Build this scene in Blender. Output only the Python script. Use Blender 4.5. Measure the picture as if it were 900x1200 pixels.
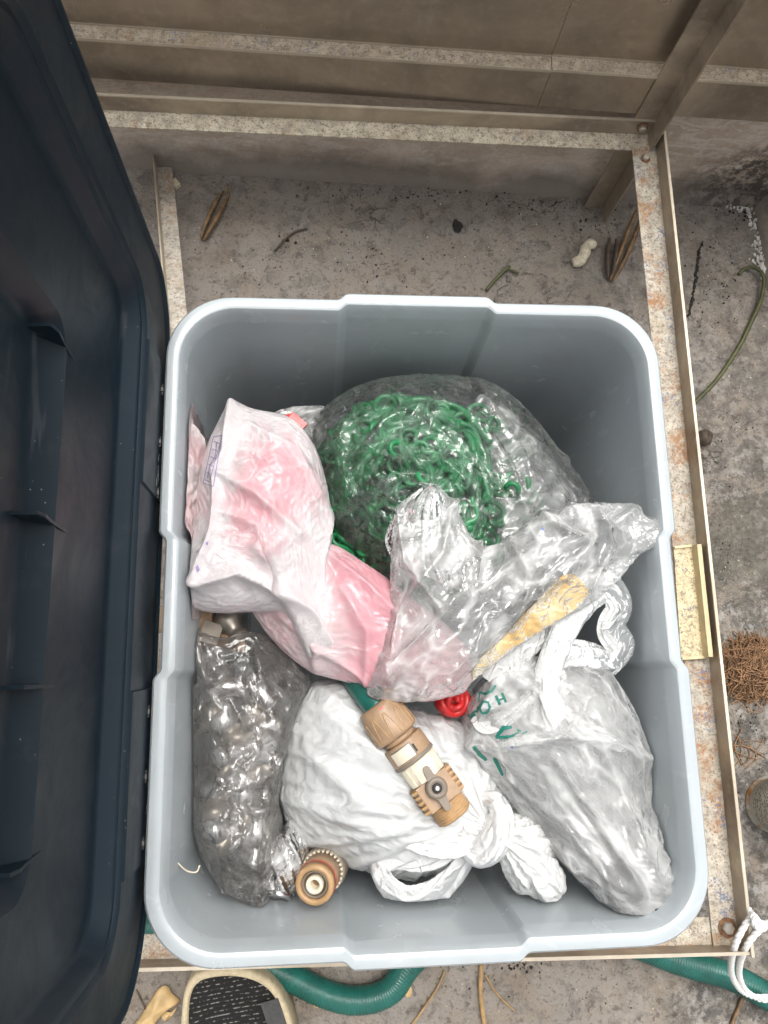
import bpy, bmesh, math, random
import numpy as np
from mathutils import Vector, Matrix
from mathutils.bvhtree import BVHTree

for _o in list(bpy.data.objects):
    bpy.data.objects.remove(_o)
S = bpy.context.scene
COL = S.collection
RS = np.random.RandomState

# ---------------------------------------------------------------- camera
F, CX, CY, H = 900.0, 450.0, 600.0, 1.10        # focal length and centre in photo pixels, camera height in metres
def _basis():
    dn = np.array([(372 - CX) / F, (790 - CY) / F, 1.0]); dn /= np.linalg.norm(dn)
    y = np.array([(367 - CX) / F, (-3521 - CY) / F, 1.0]); y -= y.dot(dn) * dn; y /= np.linalg.norm(y)
    z = -dn
    return np.stack([np.cross(y, z), y, z])
R = _basis()
cam_d = bpy.data.cameras.new('camera'); cam = bpy.data.objects.new('camera', cam_d); COL.objects.link(cam)
cam_d.sensor_fit = 'HORIZONTAL'; cam_d.sensor_width = 36.0; cam_d.lens = 36.0
cam_d.clip_start = 0.02; cam_d.clip_end = 200.0
rt, dw, fw = R[:, 0], R[:, 1], R[:, 2]
cam.matrix_world = Matrix(((rt[0], -dw[0], -fw[0], 0), (rt[1], -dw[1], -fw[1], 0), (rt[2], -dw[2], -fw[2], H), (0, 0, 0, 1)))
S.camera = cam
S.render.resolution_x, S.render.resolution_y = 768, 1024

# ---------------------------------------------------------------- light: soft overcast daylight from beyond the bin
SUN_EL, SUN_AZ = math.radians(73), math.radians(14)     # azimuth measured from +Y towards +X
W = bpy.data.worlds.new('World'); S.world = W; W.use_nodes = True
wn = W.node_tree.nodes; bg = wn['Background']
sky = wn.new('ShaderNodeTexSky'); sky.sky_type = 'NISHITA'; sky.sun_disc = False
sky.sun_elevation = SUN_EL; sky.sun_rotation = SUN_AZ
sky.air_density = 1.0; sky.dust_density = 5.0; sky.ozone_density = 1.0
hs = wn.new('ShaderNodeHueSaturation'); hs.inputs['Saturation'].default_value = 0.10        # thin cloud: nearly colourless sky
W.node_tree.links.new(sky.outputs[0], hs.inputs['Color']); W.node_tree.links.new(hs.outputs[0], bg.inputs['Color']); bg.inputs['Strength'].default_value = 0.15
sd = bpy.data.lights.new('sun', 'SUN'); sun = bpy.data.objects.new('sun', sd); COL.objects.link(sun)
sd.energy = 0.8; sd.angle = math.radians(26); sd.color = (1.0, 0.94, 0.86)
sdir = Vector((math.sin(SUN_AZ) * math.cos(SUN_EL), math.cos(SUN_AZ) * math.cos(SUN_EL), math.sin(SUN_EL)))
sun.rotation_euler = sdir.to_track_quat('Z', 'Y').to_euler(); sun.location = (0, 2, 3)
S.view_settings.view_transform = 'Standard'; S.view_settings.look = 'None'
S.view_settings.exposure = 0.88; S.view_settings.gamma = 1.0; S.view_settings.use_curve_mapping = False
try:
    S.cycles.adaptive_threshold = 0.05; S.cycles.transparent_max_bounces = 14; S.cycles.max_bounces = 6
    S.cycles.transmission_bounces = 4; S.cycles.diffuse_bounces = 4; S.cycles.glossy_bounces = 3
except Exception:
    pass

# ---------------------------------------------------------------- where a point of the photograph stands in the place
def at(px, py, z):
    c = np.array([(px - CX) / F, (py - CY) / F, 1.0]); w = R @ c
    return w * ((z - H) / w[2]) + np.array([0, 0, H])
def proj(P):
    P = np.asarray(P, float) - np.array([0, 0, H]); c = P @ R
    return CX + F * c[..., 0] / c[..., 2], CY + F * c[..., 1] / c[..., 2]

# ---------------------------------------------------------------- object helpers
LOC = {}
def put(o, label, cat, group=None, kind=None):
    if label: o['label'] = label
    if cat: o['category'] = cat
    if group: o['group'] = group
    if kind: o['kind'] = kind
    return o
def thing(name, label, cat, loc=(0, 0, 0), group=None):
    o = bpy.data.objects.new(name, None); COL.objects.link(o); o.location = loc
    o.empty_display_size = 0.02
    LOC[o.name] = np.array(loc, float)
    return put(o, label, cat, group)
def obj(name, v, f, m, parent=None, smooth=True, label=None, cat=None, group=None, kind=None, origin=None, subsurf=0, solid=0):
    v = np.asarray(v, float).reshape(-1, 3)
    if parent is not None: base = LOC[parent.name]
    else: base = np.array(origin if origin is not None else (0, 0, 0), float)
    me = bpy.data.meshes.new(name)
    me.from_pydata((v - base).tolist(), [], f if isinstance(f, list) else f.tolist())
    if smooth: me.shade_smooth()
    if m: me.materials.append(m)
    o = bpy.data.objects.new(name, me); COL.objects.link(o)
    if parent is not None: o.parent = parent
    else: o.location = base
    LOC[o.name] = base
    if solid:
        mo = o.modifiers.new('thickness', 'SOLIDIFY'); mo.thickness = solid; mo.offset = 0
    if subsurf:
        mo = o.modifiers.new('smooth', 'SUBSURF'); mo.levels = subsurf; mo.render_levels = subsurf
    return put(o, label, cat, group, kind)

class MB:
    def __init__(s): s.v = []; s.f = []
    def add(s, v, f):
        n = len(s.v); s.v += [tuple(map(float, p)) for p in v]; s.f += [[i + n for i in q] for q in f]; return s
    def hexa(s, b, t):                           # bottom and top quads
        return s.add(list(b) + list(t), [[3, 2, 1, 0], [4, 5, 6, 7], [0, 1, 5, 4], [1, 2, 6, 5], [2, 3, 7, 6], [3, 0, 4, 7]])
    def box(s, x0, x1, y0, y1, z0, z1):
        return s.hexa([(x0, y0, z0), (x1, y0, z0), (x1, y1, z0), (x0, y1, z0)], [(x0, y0, z1), (x1, y0, z1), (x1, y1, z1), (x0, y1, z1)])
    def bar(s, a, b, w, h, up=(0, 0, 1)):          # a beam from a to b
        a, b, up = np.array(a, float), np.array(b, float), np.array(up, float)
        d = b - a; d /= np.linalg.norm(d); sd_ = np.cross(d, up); sd_ /= np.linalg.norm(sd_); u = np.cross(sd_, d)
        q = lambda c: [c - sd_ * w / 2 - u * h / 2, c + sd_ * w / 2 - u * h / 2, c + sd_ * w / 2 + u * h / 2, c - sd_ * w / 2 + u * h / 2]
        return s.hexa(q(a), q(b))
    def tube(s, path, rad, n=10, cap=True):
        v, f = tube_vf(path, rad, n, cap=cap); return s.add(v, f)
    def lathe(s, prof, n=32, M=None):
        v = []; f = []
        for (r, z) in prof:
            for k in range(n):
                a = 2 * math.pi * k / n; v.append((r * math.cos(a), r * math.sin(a), z))
        m = len(prof)
        for i in range(m - 1):
            for k in range(n):
                f.append([i * n + k, i * n + (k + 1) % n, (i + 1) * n + (k + 1) % n, (i + 1) * n + k])
        if prof[0][0] > 1e-6: f.append(list(range(n))[::-1])
        if prof[-1][0] > 1e-6: f.append([(m - 1) * n + k for k in range(n)])
        if M is not None: v = [tuple(M @ Vector(p)) for p in v]
        return s.add(v, f)
    def build(s, name, m, parent=None, **k): return obj(name, s.v, s.f, m, parent, **k)

def catmull(P, n, closed=False):
    P = np.asarray(P, float); m = len(P)
    if closed: Q = np.vstack([P[-1], P, P[0], P[1]]); segs = m
    else: Q = np.vstack([2 * P[0] - P[1], P, 2 * P[-1] - P[-2]]); segs = m - 1
    out = []; K = 24
    for i in range(segs):
        p0, p1, p2, p3 = Q[i:i + 4]
        t = np.linspace(0, 1, K, endpoint=False)[:, None]
        out.append(0.5 * (2 * p1 + (p2 - p0) * t + (2 * p0 - 5 * p1 + 4 * p2 - p3) * t ** 2 + (-p0 + 3 * p1 - 3 * p2 + p3) * t ** 3))
    D = np.vstack(out + ([] if closed else [P[-1:]]))
    if closed: D = np.vstack([D, D[:1]])
    L = np.r_[0, np.cumsum(np.linalg.norm(np.diff(D[:, :3], axis=0), axis=1))]
    t = np.linspace(0, L[-1], n, endpoint=not closed)
    return np.stack([np.interp(t, L, D[:, k]) for k in range(D.shape[1])], 1)
def frames(P):
    T = np.gradient(P, axis=0); T /= np.linalg.norm(T, axis=1)[:, None] + 1e-12
    N = np.zeros_like(P); a = np.array([0, 0, 1.0]) if abs(T[0, 2]) < 0.9 else np.array([1.0, 0, 0])
    n = a - a.dot(T[0]) * T[0]; n /= np.linalg.norm(n)
    for i in range(len(P)):
        n = n - n.dot(T[i]) * T[i]; n /= np.linalg.norm(n); N[i] = n
    return T, N, np.cross(T, N)
def tube_vf(path, rad, n=10, cap=True, flat=1.0, pleat=0, amp=0.0, twist=0.0, seed=0):
    P = np.asarray(path, float); m = len(P); T, N, B = frames(P)
    r = np.full(m, rad) if np.isscalar(rad) else np.interp(np.linspace(0, 1, m), np.linspace(0, 1, len(rad)), rad)
    a = np.arange(n) * 2 * np.pi / n
    rr = np.ones((m, n))
    if pleat:
        g = RS(seed); tw = twist * np.linspace(0, 1, m)[:, None]
        A = a[None] + tw
        for k in range(3):
            q = pleat * (0.6 + 0.55 * k); ph = g.rand() * 6.28; dr = g.randn() * 1.5 * np.linspace(0, 1, m)[:, None]
            rr += amp / (1 + 0.6 * k) * (1 - 2 * np.abs(np.sin(np.round(q) / 2 * A + ph + dr)))
    V = P[:, None] + (N[:, None] * (np.cos(a)[None, :, None] * flat) + B[:, None] * np.sin(a)[None, :, None]) * (r[:, None] * rr)[..., None]
    f = [[i * n + k, i * n + (k + 1) % n, (i + 1) * n + (k + 1) % n, (i + 1) * n + k] for i in range(m - 1) for k in range(n)]
    if cap: f += [list(range(n))[::-1], [(m - 1) * n + k for k in range(n)]]
    return V.reshape(-1, 3), f

# ---------------------------------------------------------------- materials
def _nt(name):
    m = bpy.data.materials.new(name); m.use_nodes = True; t = m.node_tree
    for n in list(t.nodes): t.nodes.remove(n)
    return m, t
class G:
    """tiny node-graph helper"""
    def __init__(s, name):
        s.m, s.t = _nt(name); s.out = s.t.nodes.new('ShaderNodeOutputMaterial')
        s.tc = s.t.nodes.new('ShaderNodeTexCoord').outputs['Object']
    def n(s, typ, ins=None, **k):
        nd = s.t.nodes.new(typ)
        for a, b in k.items(): setattr(nd, a, b)
        for a, b in (ins or {}).items(): s.set(nd.inputs[a], b)
        return nd
    def set(s, sock, b):
        if isinstance(b, bpy.types.NodeSocket): s.t.links.new(b, sock)
        else: sock.default_value = (tuple(b) + (1,) if hasattr(b, '__len__') and len(b) == 3 and sock.type == 'RGBA' else b)
    def noise(s, sc, det=4, rough=0.55, dist=0.0, vec=None, col=False):
        nd = s.n('ShaderNodeTexNoise', {'Vector': vec or s.tc, 'Scale': sc, 'Detail': det, 'Roughness': rough, 'Distortion': dist})
        return nd.outputs['Color' if col else 'Fac']
    def vor(s, sc, feat='F1', out='Distance', vec=None, rnd=1.0):
        nd = s.n('ShaderNodeTexVoronoi', {'Vector': vec or s.tc, 'Scale': sc, 'Randomness': rnd}, feature=feat)
        return nd.outputs[out]
    def math(s, op, a, b=0.0, c=0.0, clamp=False):
        nd = s.n('ShaderNodeMath', operation=op, use_clamp=clamp); s.set(nd.inputs[0], a); s.set(nd.inputs[1], b); s.set(nd.inputs[2], c); return nd.outputs[0]
    def ramp(s, f, lo, hi, a=0.0, b=1.0):
        nd = s.n('ShaderNodeMapRange', {'Value': f, 'From Min': lo, 'From Max': hi, 'To Min': a, 'To Max': b}, clamp=True); return nd.outputs[0]
    def mix(s, f, a, b):
        nd = s.n('ShaderNodeMix', data_type='RGBA'); s.set(nd.inputs[0], f); s.set(nd.inputs[6], a); s.set(nd.inputs[7], b); return nd.outputs[2]
    def add(s, v, w, k):                          # v + k*(w-0.5), vectors
        sub = s.n('ShaderNodeVectorMath', {0: w, 1: (0.5, 0.5, 0.5)}, operation='SUBTRACT').outputs[0]
        sc = s.n('ShaderNodeVectorMath', {0: sub, 'Scale': k}, operation='SCALE').outputs[0]
        return s.n('ShaderNodeVectorMath', {0: v, 1: sc}, operation='ADD').outputs[0]
    def scale(s, v, x, y, z):
        return s.n('ShaderNodeMapping', {'Vector': v, 'Scale': (x, y, z)}).outputs[0]
    def bump(s, h, strength=0.5, dist=0.001, nrm=None):
        nd = s.n('ShaderNodeBump', {'Height': h, 'Strength': strength, 'Distance': dist})
        if nrm: s.set(nd.inputs['Normal'], nrm)
        return nd.outputs[0]
    def bsdf(s, col, rough=0.5, metal=0.0, nrm=None, spec=0.5, coat=0.0, sss=0.0):
        nd = s.n('ShaderNodeBsdfPrincipled', {'Base Color': col, 'Roughness': rough, 'Metallic': metal, 'Specular IOR Level': spec, 'Coat Weight': coat})
        if nrm: s.set(nd.inputs['Normal'], nrm)
        s.t.links.new(nd.outputs[0], s.out.inputs[0]); return s.m

def mat_plain(name, col, rough=0.45, metal=0.0, var=0.18, sc=60, bump=0.15, spec=0.5, dirt=None, dirt_lo=0.55):
    g = G(name); n1 = g.noise(sc, 5); dk = tuple(c * (1 - var) for c in col); lt = tuple(min(1, c * (1 + var * 0.6)) for c in col)
    c = g.mix(g.ramp(n1, 0.3, 0.7), dk, lt)
    if dirt: c = g.mix(g.ramp(g.noise(sc * 0.5, 6, 0.65), dirt_lo, dirt_lo + 0.12), c, dirt)
    r = g.ramp(g.noise(sc * 1.7, 3), 0.3, 0.7, max(0.02, rough - 0.08), rough + 0.1)
    return g.bsdf(c, r, metal, g.bump(g.noise(sc * 6, 3), bump, 0.0008), spec)

def mat_concrete():
    g = G('weathered concrete')
    big = g.noise(3.0, 5, 0.6, 0.4); mid = g.noise(14, 6, 0.65); fine = g.noise(150, 4, 0.7); grit = g.vor(330)
    c = g.mix(g.ramp(big, 0.35, 0.65), (0.175, 0.156, 0.135), (0.27, 0.243, 0.21))
    c = g.mix(g.ramp(mid, 0.42, 0.68), c, (0.215, 0.175, 0.135))
    c = g.mix(g.math('MULTIPLY', g.ramp(g.noise(38, 5, 0.7, 0.6), 0.5, 0.62), 0.55), c, (0.055, 0.047, 0.04))
    # wet black growth towards the right of the yard
    xs = g.n('ShaderNodeSeparateXYZ', {0: g.tc}).outputs
    side = g.math('MULTIPLY', g.ramp(xs[0], 0.43, 0.50), g.ramp(xs[1], 0.75, 0.1, 0.35, 1.0))
    alg = g.math('MULTIPLY', g.ramp(g.noise(26, 8, 0.74, 0.3), 0.44, 0.54), side)
    c = g.mix(g.math('MULTIPLY', alg, 0.88), c, (0.035, 0.034, 0.031))
    pale = g.math('MULTIPLY', g.ramp(g.noise(45, 6, 0.75), 0.52, 0.6), side)
    c = g.mix(g.math('MULTIPLY', pale, 0.6), c, (0.36, 0.345, 0.32))
    mp = at(862, 640, 0); dv_ = g.n('ShaderNodeVectorMath', {0: g.tc, 1: tuple(mp)}, operation='DISTANCE').outputs['Value']
    moss = g.math('MULTIPLY', g.ramp(g.math('ADD', dv_, g.math('MULTIPLY', g.noise(14, 6, 0.7), 0.09)), 0.15, 0.085), 0.95)
    c = g.mix(g.math('MULTIPLY', moss, g.ramp(g.noise(70, 5, 0.7), 0.35, 0.6, 0.45, 0.9)), c, (0.055, 0.05, 0.033))
    moss = g.math('MULTIPLY', g.ramp(g.noise(9, 6, 0.7), 0.58, 0.7), side)
    c = g.mix(g.math('MULTIPLY', moss, 0.5), c, (0.12, 0.11, 0.055))
    spk = g.ramp(g.vor(120), 0.16, 0.1); sel = g.ramp(g.noise(60, 3), 0.48, 0.56)
    c = g.mix(g.math('MULTIPLY', g.math('MULTIPLY', spk, sel), 0.85), c, (0.04, 0.033, 0.028))
    spk2 = g.ramp(g.vor(95, vec=g.add(g.tc, g.noise(8, col=True), 0.4)), 0.11, 0.07)
    c = g.mix(g.math('MULTIPLY', spk2, g.ramp(g.noise(20, 3), 0.5, 0.6)), c, (0.16, 0.2, 0.33))
    wsp = g.ramp(g.vor(70, vec=g.add(g.tc, g.noise(6, col=True), 0.9)), 0.07, 0.04)
    c = g.mix(g.math('MULTIPLY', wsp, 0.8), c, (0.5, 0.47, 0.42))
    c = g.mix(g.math('MULTIPLY', g.ramp(fine, 0.3, 0.72), 0.4), c, (0.235, 0.213, 0.19))
    c = g.mix(g.math('MULTIPLY', g.ramp(g.noise(85, 4, 0.65, 0.5), 0.585, 0.64), 0.58), c, (0.055, 0.043, 0.037))
    c = g.mix(g.math('MULTIPLY', g.ramp(g.noise(230, 3, 0.65), 0.56, 0.66), 0.42), c, (0.05, 0.039, 0.034))
    c = g.mix(g.math('MULTIPLY', g.ramp(g.noise(120, 4, 0.7, 0.5), 0.63, 0.7), 0.55), c, (0.33, 0.31, 0.28))
    c = g.mix(g.math('MULTIPLY', g.ramp(g.noise(6, 5, 0.7, 1.0), 0.55, 0.7), 0.45), c, (0.13, 0.095, 0.065))
    gw = g.vor(7, 'DISTANCE_TO_EDGE', vec=g.add(g.tc, g.noise(11, 6, col=True), 0.16))
    crack = g.math('MULTIPLY', g.ramp(gw, 0.008, 0.002), g.ramp(g.noise(4, 2), 0.52, 0.6))
    c = g.mix(g.math('MULTIPLY', crack, 0.7), c, (0.05, 0.043, 0.037))
    h = g.math('ADD', g.math('MULTIPLY', mid, 0.7), g.math('ADD', g.math('MULTIPLY', fine, 0.5), g.math('MULTIPLY', grit, 0.35)))
    h = g.math('SUBTRACT', h, g.math('MULTIPLY', crack, 0.6))
    return g.bsdf(c, g.ramp(mid, 0.3, 0.7, 0.68, 0.92), 0, g.bump(h, 0.85, 0.003), 0.3)

def mat_wall():
    g = G('stained render')
    xs = g.n('ShaderNodeSeparateXYZ', {0: g.tc}).outputs
    c = g.mix(g.ramp(g.noise(5, 6, 0.6, 0.8, vec=g.scale(g.tc, 1, 1, 2.2)), 0.38, 0.62), (0.42, 0.335, 0.265), (0.58, 0.485, 0.405))
    c = g.mix(g.math('MULTIPLY', g.ramp(g.noise(16, 7, 0.7, 1.2, vec=g.scale(g.tc, 1, 1, 3)), 0.5, 0.57), 0.7), c, (0.56, 0.5, 0.44))
    wob = g.math('ADD', xs[2], g.math('MULTIPLY', g.math('SUBTRACT', g.noise(9, 6, 0.65), 0.5), 0.12))
    low = g.ramp(wob, 0.075, 0.02)
    c = g.mix(g.math('MULTIPLY', low, 0.8), c, (0.115, 0.098, 0.083))
    mold = g.math('MULTIPLY', g.ramp(g.noise(55, 8, 0.8, 0.2), 0.43, 0.54), g.math('MULTIPLY', g.ramp(xs[0], 0.46, 0.56), g.ramp(g.math('ADD', wob, g.math('MULTIPLY', xs[0], -0.12)), 0.085, 0.03)))
    c = g.mix(g.math('MULTIPLY', mold, 0.9), c, (0.045, 0.04, 0.036))
    c = g.mix(g.math('MULTIPLY', g.ramp(g.noise(160, 4, 0.7), 0.45, 0.7), 0.3), c, (0.2, 0.17, 0.145))
    h = g.math('ADD', g.noise(22, 7, 0.7), g.math('MULTIPLY', g.noise(180, 4), 0.4))
    return g.bsdf(c, 0.85, 0, g.bump(h, 0.7, 0.003), 0.3)

def mat_paint(name, rust=0.5, base=(0.47, 0.435, 0.37), blue=0.5):      # flaking speckled paint with rust
    g = G(name)
    c = g.mix(g.ramp(g.noise(70, 6, 0.7), 0.35, 0.65), tuple(b * 0.72 for b in base), tuple(min(1, b * 1.25) for b in base))
    c = g.mix(g.math('MULTIPLY', g.ramp(g.noise(160, 6, 0.75), 0.53, 0.6), 0.75), c, (0.17, 0.135, 0.105))
    rz = g.math('MULTIPLY', g.ramp(g.noise(26, 7, 0.7), 0.64 - 0.2 * rust, 0.74 - 0.2 * rust), g.ramp(g.noise(190, 5, 0.7), 0.36, 0.58))
    c = g.mix(g.math('MULTIPLY', rz, 0.9), c, (0.34, 0.15, 0.05))
    c = g.mix(g.math('MULTIPLY', g.ramp(g.noise(420, 3, 0.6), 0.56, 0.62), 0.6), c, (0.12, 0.095, 0.075))
    c = g.mix(g.math('MULTIPLY', g.ramp(g.noise(11, 5, 0.7), 0.52, 0.7), 0.5), c, (0.3, 0.215, 0.12))
    spk = g.math('MULTIPLY', g.ramp(g.noise(330, 2, 0.5), 0.55, 0.6), g.ramp(g.noise(32, 4), 0.66 - 0.14 * blue, 0.74 - 0.14 * blue))
    c = g.mix(g.math('MULTIPLY', spk, 0.8), c, (0.12, 0.16, 0.27))
    dk = g.math('MULTIPLY', g.ramp(g.vor(210, vec=g.add(g.tc, g.noise(30, col=True), 0.1)), 0.2, 0.12), g.ramp(g.noise(50, 3), 0.45, 0.6))
    c = g.mix(dk, c, (0.09, 0.075, 0.065))
    h = g.math('ADD', g.noise(160, 6, 0.75), g.math('MULTIPLY', g.noise(500, 3), 0.5))
    return g.bsdf(c, 0.62, 0, g.bump(h, 0.6, 0.0012), 0.35)

def mat_steel(name, col=(0.29, 0.25, 0.2), rough=0.36, metal=0.85, stain=(0.13, 0.1, 0.075), amount=0.7):
    g = G(name)
    st = g.noise(7, 6, 0.6, 0.4, vec=g.scale(g.tc, 1, 1, 1.3)); fine = g.noise(60, 6, 0.7)
    c = g.mix(g.math('MULTIPLY', g.ramp(st, 0.4, 0.66), amount), col, stain)
    c = g.mix(g.math('MULTIPLY', g.ramp(fine, 0.52, 0.7), 0.35), c, tuple(x * 1.35 for x in col))
    drip = g.ramp(g.noise(30, 4, 0.6, vec=g.scale(g.tc, 3, 3, 0.25)), 0.62, 0.7)
    c = g.mix(g.math('MULTIPLY', drip, 0.35), c, (0.36, 0.33, 0.29))
    wipe = g.math('MULTIPLY', g.ramp(g.noise(5, 6, 0.65, 0.6, vec=g.scale(g.tc, 0.8, 1, 1.3)), 0.5, 0.7), 0.38)
    c = g.mix(wipe, c, tuple(min(1, x * 1.9) for x in col))
    r = g.ramp(st, 0.3, 0.7, rough, rough + 0.22)
    h = g.math('ADD', g.noise(5, 2), g.math('MULTIPLY', fine, 0.12))
    return g.bsdf(c, r, metal, g.bump(h, 0.35, 0.004))

def mat_bin():
    g = G('grey polypropylene')
    c = g.mix(g.ramp(g.noise(7, 4), 0.35, 0.65), (0.36, 0.395, 0.412), (0.40, 0.435, 0.452))
    sm = g.ramp(g.noise(9, 8, 0.7, 0.4), 0.48, 0.8)
    c = g.mix(g.math('MULTIPLY', sm, 0.25), c, (0.46, 0.475, 0.48))
    sp = g.math('MULTIPLY', g.ramp(g.vor(150), 0.1, 0.06), g.ramp(g.noise(25, 3), 0.55, 0.62))
    c = g.mix(g.math('MULTIPLY', sp, 0.7), c, (0.2, 0.19, 0.18))
    for ang, k in ((0.5, 0.16), (-0.7, 0.12), (1.4, 0.1)):
        vv = g.n('ShaderNodeMapping', {'Vector': g.tc, 'Rotation': (0.3, ang, ang)}).outputs[0]
        sc_ = g.ramp(g.noise(90, 1, 0.5, 0.15, vec=g.scale(vv, 0.035, 1, 0.3)), 0.70, 0.73)
        c = g.mix(g.math('MULTIPLY', sc_, k * 0.9), c, (0.6, 0.62, 0.63))
    dust = g.math('MULTIPLY', g.ramp(g.noise(8, 7, 0.7, 0.6), 0.5, 0.72), 0.22)
    c = g.mix(dust, c, (0.31, 0.295, 0.265))
    r = g.ramp(g.noise(18, 6, 0.6, 0.3), 0.3, 0.75, 0.2, 0.3)
    h = g.math('ADD', g.noise(6, 1), g.math('MULTIPLY', g.noise(260, 3), 0.03))
    return g.bsdf(c, r, 0, g.bump(h, 0.2, 0.004), 0.5)

def mat_lid():
    g = G('dark blue plastic')
    c = g.mix(g.ramp(g.noise(6, 4), 0.35, 0.65), (0.0036, 0.0110, 0.0180), (0.0052, 0.0145, 0.0235))
    dust = g.math('MULTIPLY', g.ramp(g.noise(30, 8, 0.75), 0.55, 0.8), 0.16)
    c = g.mix(dust, c, (0.10, 0.105, 0.105))
    sp = g.math('MULTIPLY', g.ramp(g.vor(140), 0.09, 0.05), g.ramp(g.noise(14, 3), 0.52, 0.6))
    c = g.mix(g.math('MULTIPLY', sp, 0.7), c, (0.22, 0.22, 0.21))
    scr = g.ramp(g.noise(45, 3, 0.6, 0.4, vec=g.scale(g.tc, 1, 0.15, 1)), 0.66, 0.7)
    c = g.mix(g.math('MULTIPLY', scr, 0.12), c, (0.16, 0.17, 0.18))
    r = g.ramp(g.noise(16, 6, 0.7, 0.8), 0.35, 0.7, 0.36, 0.52)
    return g.bsdf(c, r, 0, g.bump(g.math('ADD', g.noise(7, 1), g.math('MULTIPLY', g.noise(300, 3), 0.03)), 0.2, 0.003), 0.3)

def mat_film(name, col, opacity, rough=0.22, gloss=1.0, sc=(26, 70, 190), bump=0.6, dist=0.002, col2=None, lift=None, edge=0.55, vary=0.25, tint=(1, 1, 1), trans=0.5, sharp=3.0, crease=0.25, pinkpos=(0.38, 0.62), along=None, fk=1.0, soft=0.4):
    """thin plastic film: see-through, milky by `opacity`, shiny, with sharp fold lines"""
    g = G(name); t = g.t
    v = g.add(g.tc, g.noise(11, 3, col=True), 0.06)
    if along is not None:                        # folds run along one direction of the bag
        v = g.n('ShaderNodeMapping', {'Vector': v, 'Rotation': (0, 0, -along[0])}).outputs[0]
        v = g.n('ShaderNodeMapping', {'Vector': v, 'Scale': (along[1], 1, 1)}).outputs[0]
    def ridge(scale, det, k, stretch=(1, 1, 1), w=5.5):
        n = g.noise(scale, det, 0.5, 0.25, vec=g.scale(v, *stretch))
        r = g.math('SUBTRACT', 1.0, g.math('ABSOLUTE', g.math('MULTIPLY', g.math('SUBTRACT', n, 0.5), w)), clamp=True)
        return g.math('POWER', r, k)
    def facets(scale):                           # flat facets between creases: each cell tilts its own way
        vo = g.n('ShaderNodeTexVoronoi', {'Vector': v, 'Scale': scale}, feature='F1')
        tilt = g.n('ShaderNodeVectorMath', {0: vo.outputs['Color'], 1: (0.5, 0.5, 0.5)}, operation='SUBTRACT').outputs[0]
        rel = g.n('ShaderNodeVectorMath', {0: v, 1: vo.outputs['Position']}, operation='SUBTRACT').outputs[0]
        return g.n('ShaderNodeVectorMath', {0: tilt, 1: rel}, operation='DOT_PRODUCT').outputs['Value']
    r1 = ridge(sc[0], 2.5, 1.6, (1, 1, 0.6), 14); r2 = ridge(sc[1], 2, 1.5, (1, 0.7, 1), 11); r3 = ridge(sc[2], 2, 1.3, (1, 1, 1), 7)
    area = g.ramp(g.noise(14, 3, 0.5, 0.5), 0.40, 0.60, 0.12, 1.0)
    hr = g.math('ADD', g.math('MULTIPLY', r1, 0.0008), g.math('MULTIPLY', area, g.math('ADD', g.math('MULTIPLY', r2, 0.0005), g.math('MULTIPLY', r3, 0.00025))))
    hf = g.math('ADD', g.math('MULTIPLY', facets(sc[0] * 1.6), 0.55 * fk), g.math('MULTIPLY', area, g.math('MULTIPLY', facets(sc[1] * 1.5), 0.75 * fk)))
    hh = g.math('ADD', hr, hf)
    nrm = g.bump(hh, 1.0, bump); nb = g.bump(hh, 1.0, bump * soft) if soft > 0 else None
    c = col
    if col2:
        m = g.ramp(g.noise(13, 4, 0.5, 0.8), pinkpos[0], pinkpos[1])
        if lift:                                     # where the inner liner touches the outer film it shows through
            a = g.n('ShaderNodeAttribute', attribute_name='lift').outputs['Fac']
            m = g.math('ADD', a, g.math('MULTIPLY', g.math('SUBTRACT', m, 0.5), 0.35))
        m = g.math('ADD', m, g.math('MULTIPLY', g.math('ADD', r1, r2), 0.28), clamp=True)
        c = g.mix(m, col2, col)
    d1 = g.n('ShaderNodeBsdfDiffuse', {'Color': c, **({'Normal': nb} if nb else {})}).outputs[0]
    d2 = g.n('ShaderNodeBsdfTranslucent', {'Color': c, **({'Normal': nb} if nb else {})}).outputs[0]
    body = g.n('ShaderNodeMixShader', {0: trans, 1: d1, 2: d2}).outputs[0]
    tr = g.n('ShaderNodeBsdfTransparent', {'Color': tint}).outputs[0]
    lw = g.n('ShaderNodeLayerWeight', {'Blend': 0.5}).outputs['Facing']
    op = g.math('ADD', g.math('MULTIPLY', g.math('POWER', lw, 2.5), edge), opacity)
    op = g.math('ADD', op, g.math('MULTIPLY', g.math('SUBTRACT', g.noise(22, 5, 0.65, 1.0), 0.5), vary))
    op = g.math('ADD', op, g.math('MULTIPLY', g.math('ADD', r1, g.math('MULTIPLY', r2, g.math('MULTIPLY', area, 0.6))), crease), clamp=True)
    film = g.n('ShaderNodeMixShader', {0: op, 1: tr, 2: body}).outputs[0]
    gl = g.n('ShaderNodeBsdfGlossy', {'Color': (1, 1, 1), 'Roughness': rough, 'Normal': nrm}).outputs[0]
    fr = g.n('ShaderNodeFresnel', {'IOR': 1.5, 'Normal': nrm}).outputs[0]
    k = g.math('MULTIPLY', fr, gloss, clamp=True)
    fin = g.n('ShaderNodeMixShader', {0: k, 1: film, 2: gl}).outputs[0]
    t.links.new(fin, g.out.inputs[0]); return g.m
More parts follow.
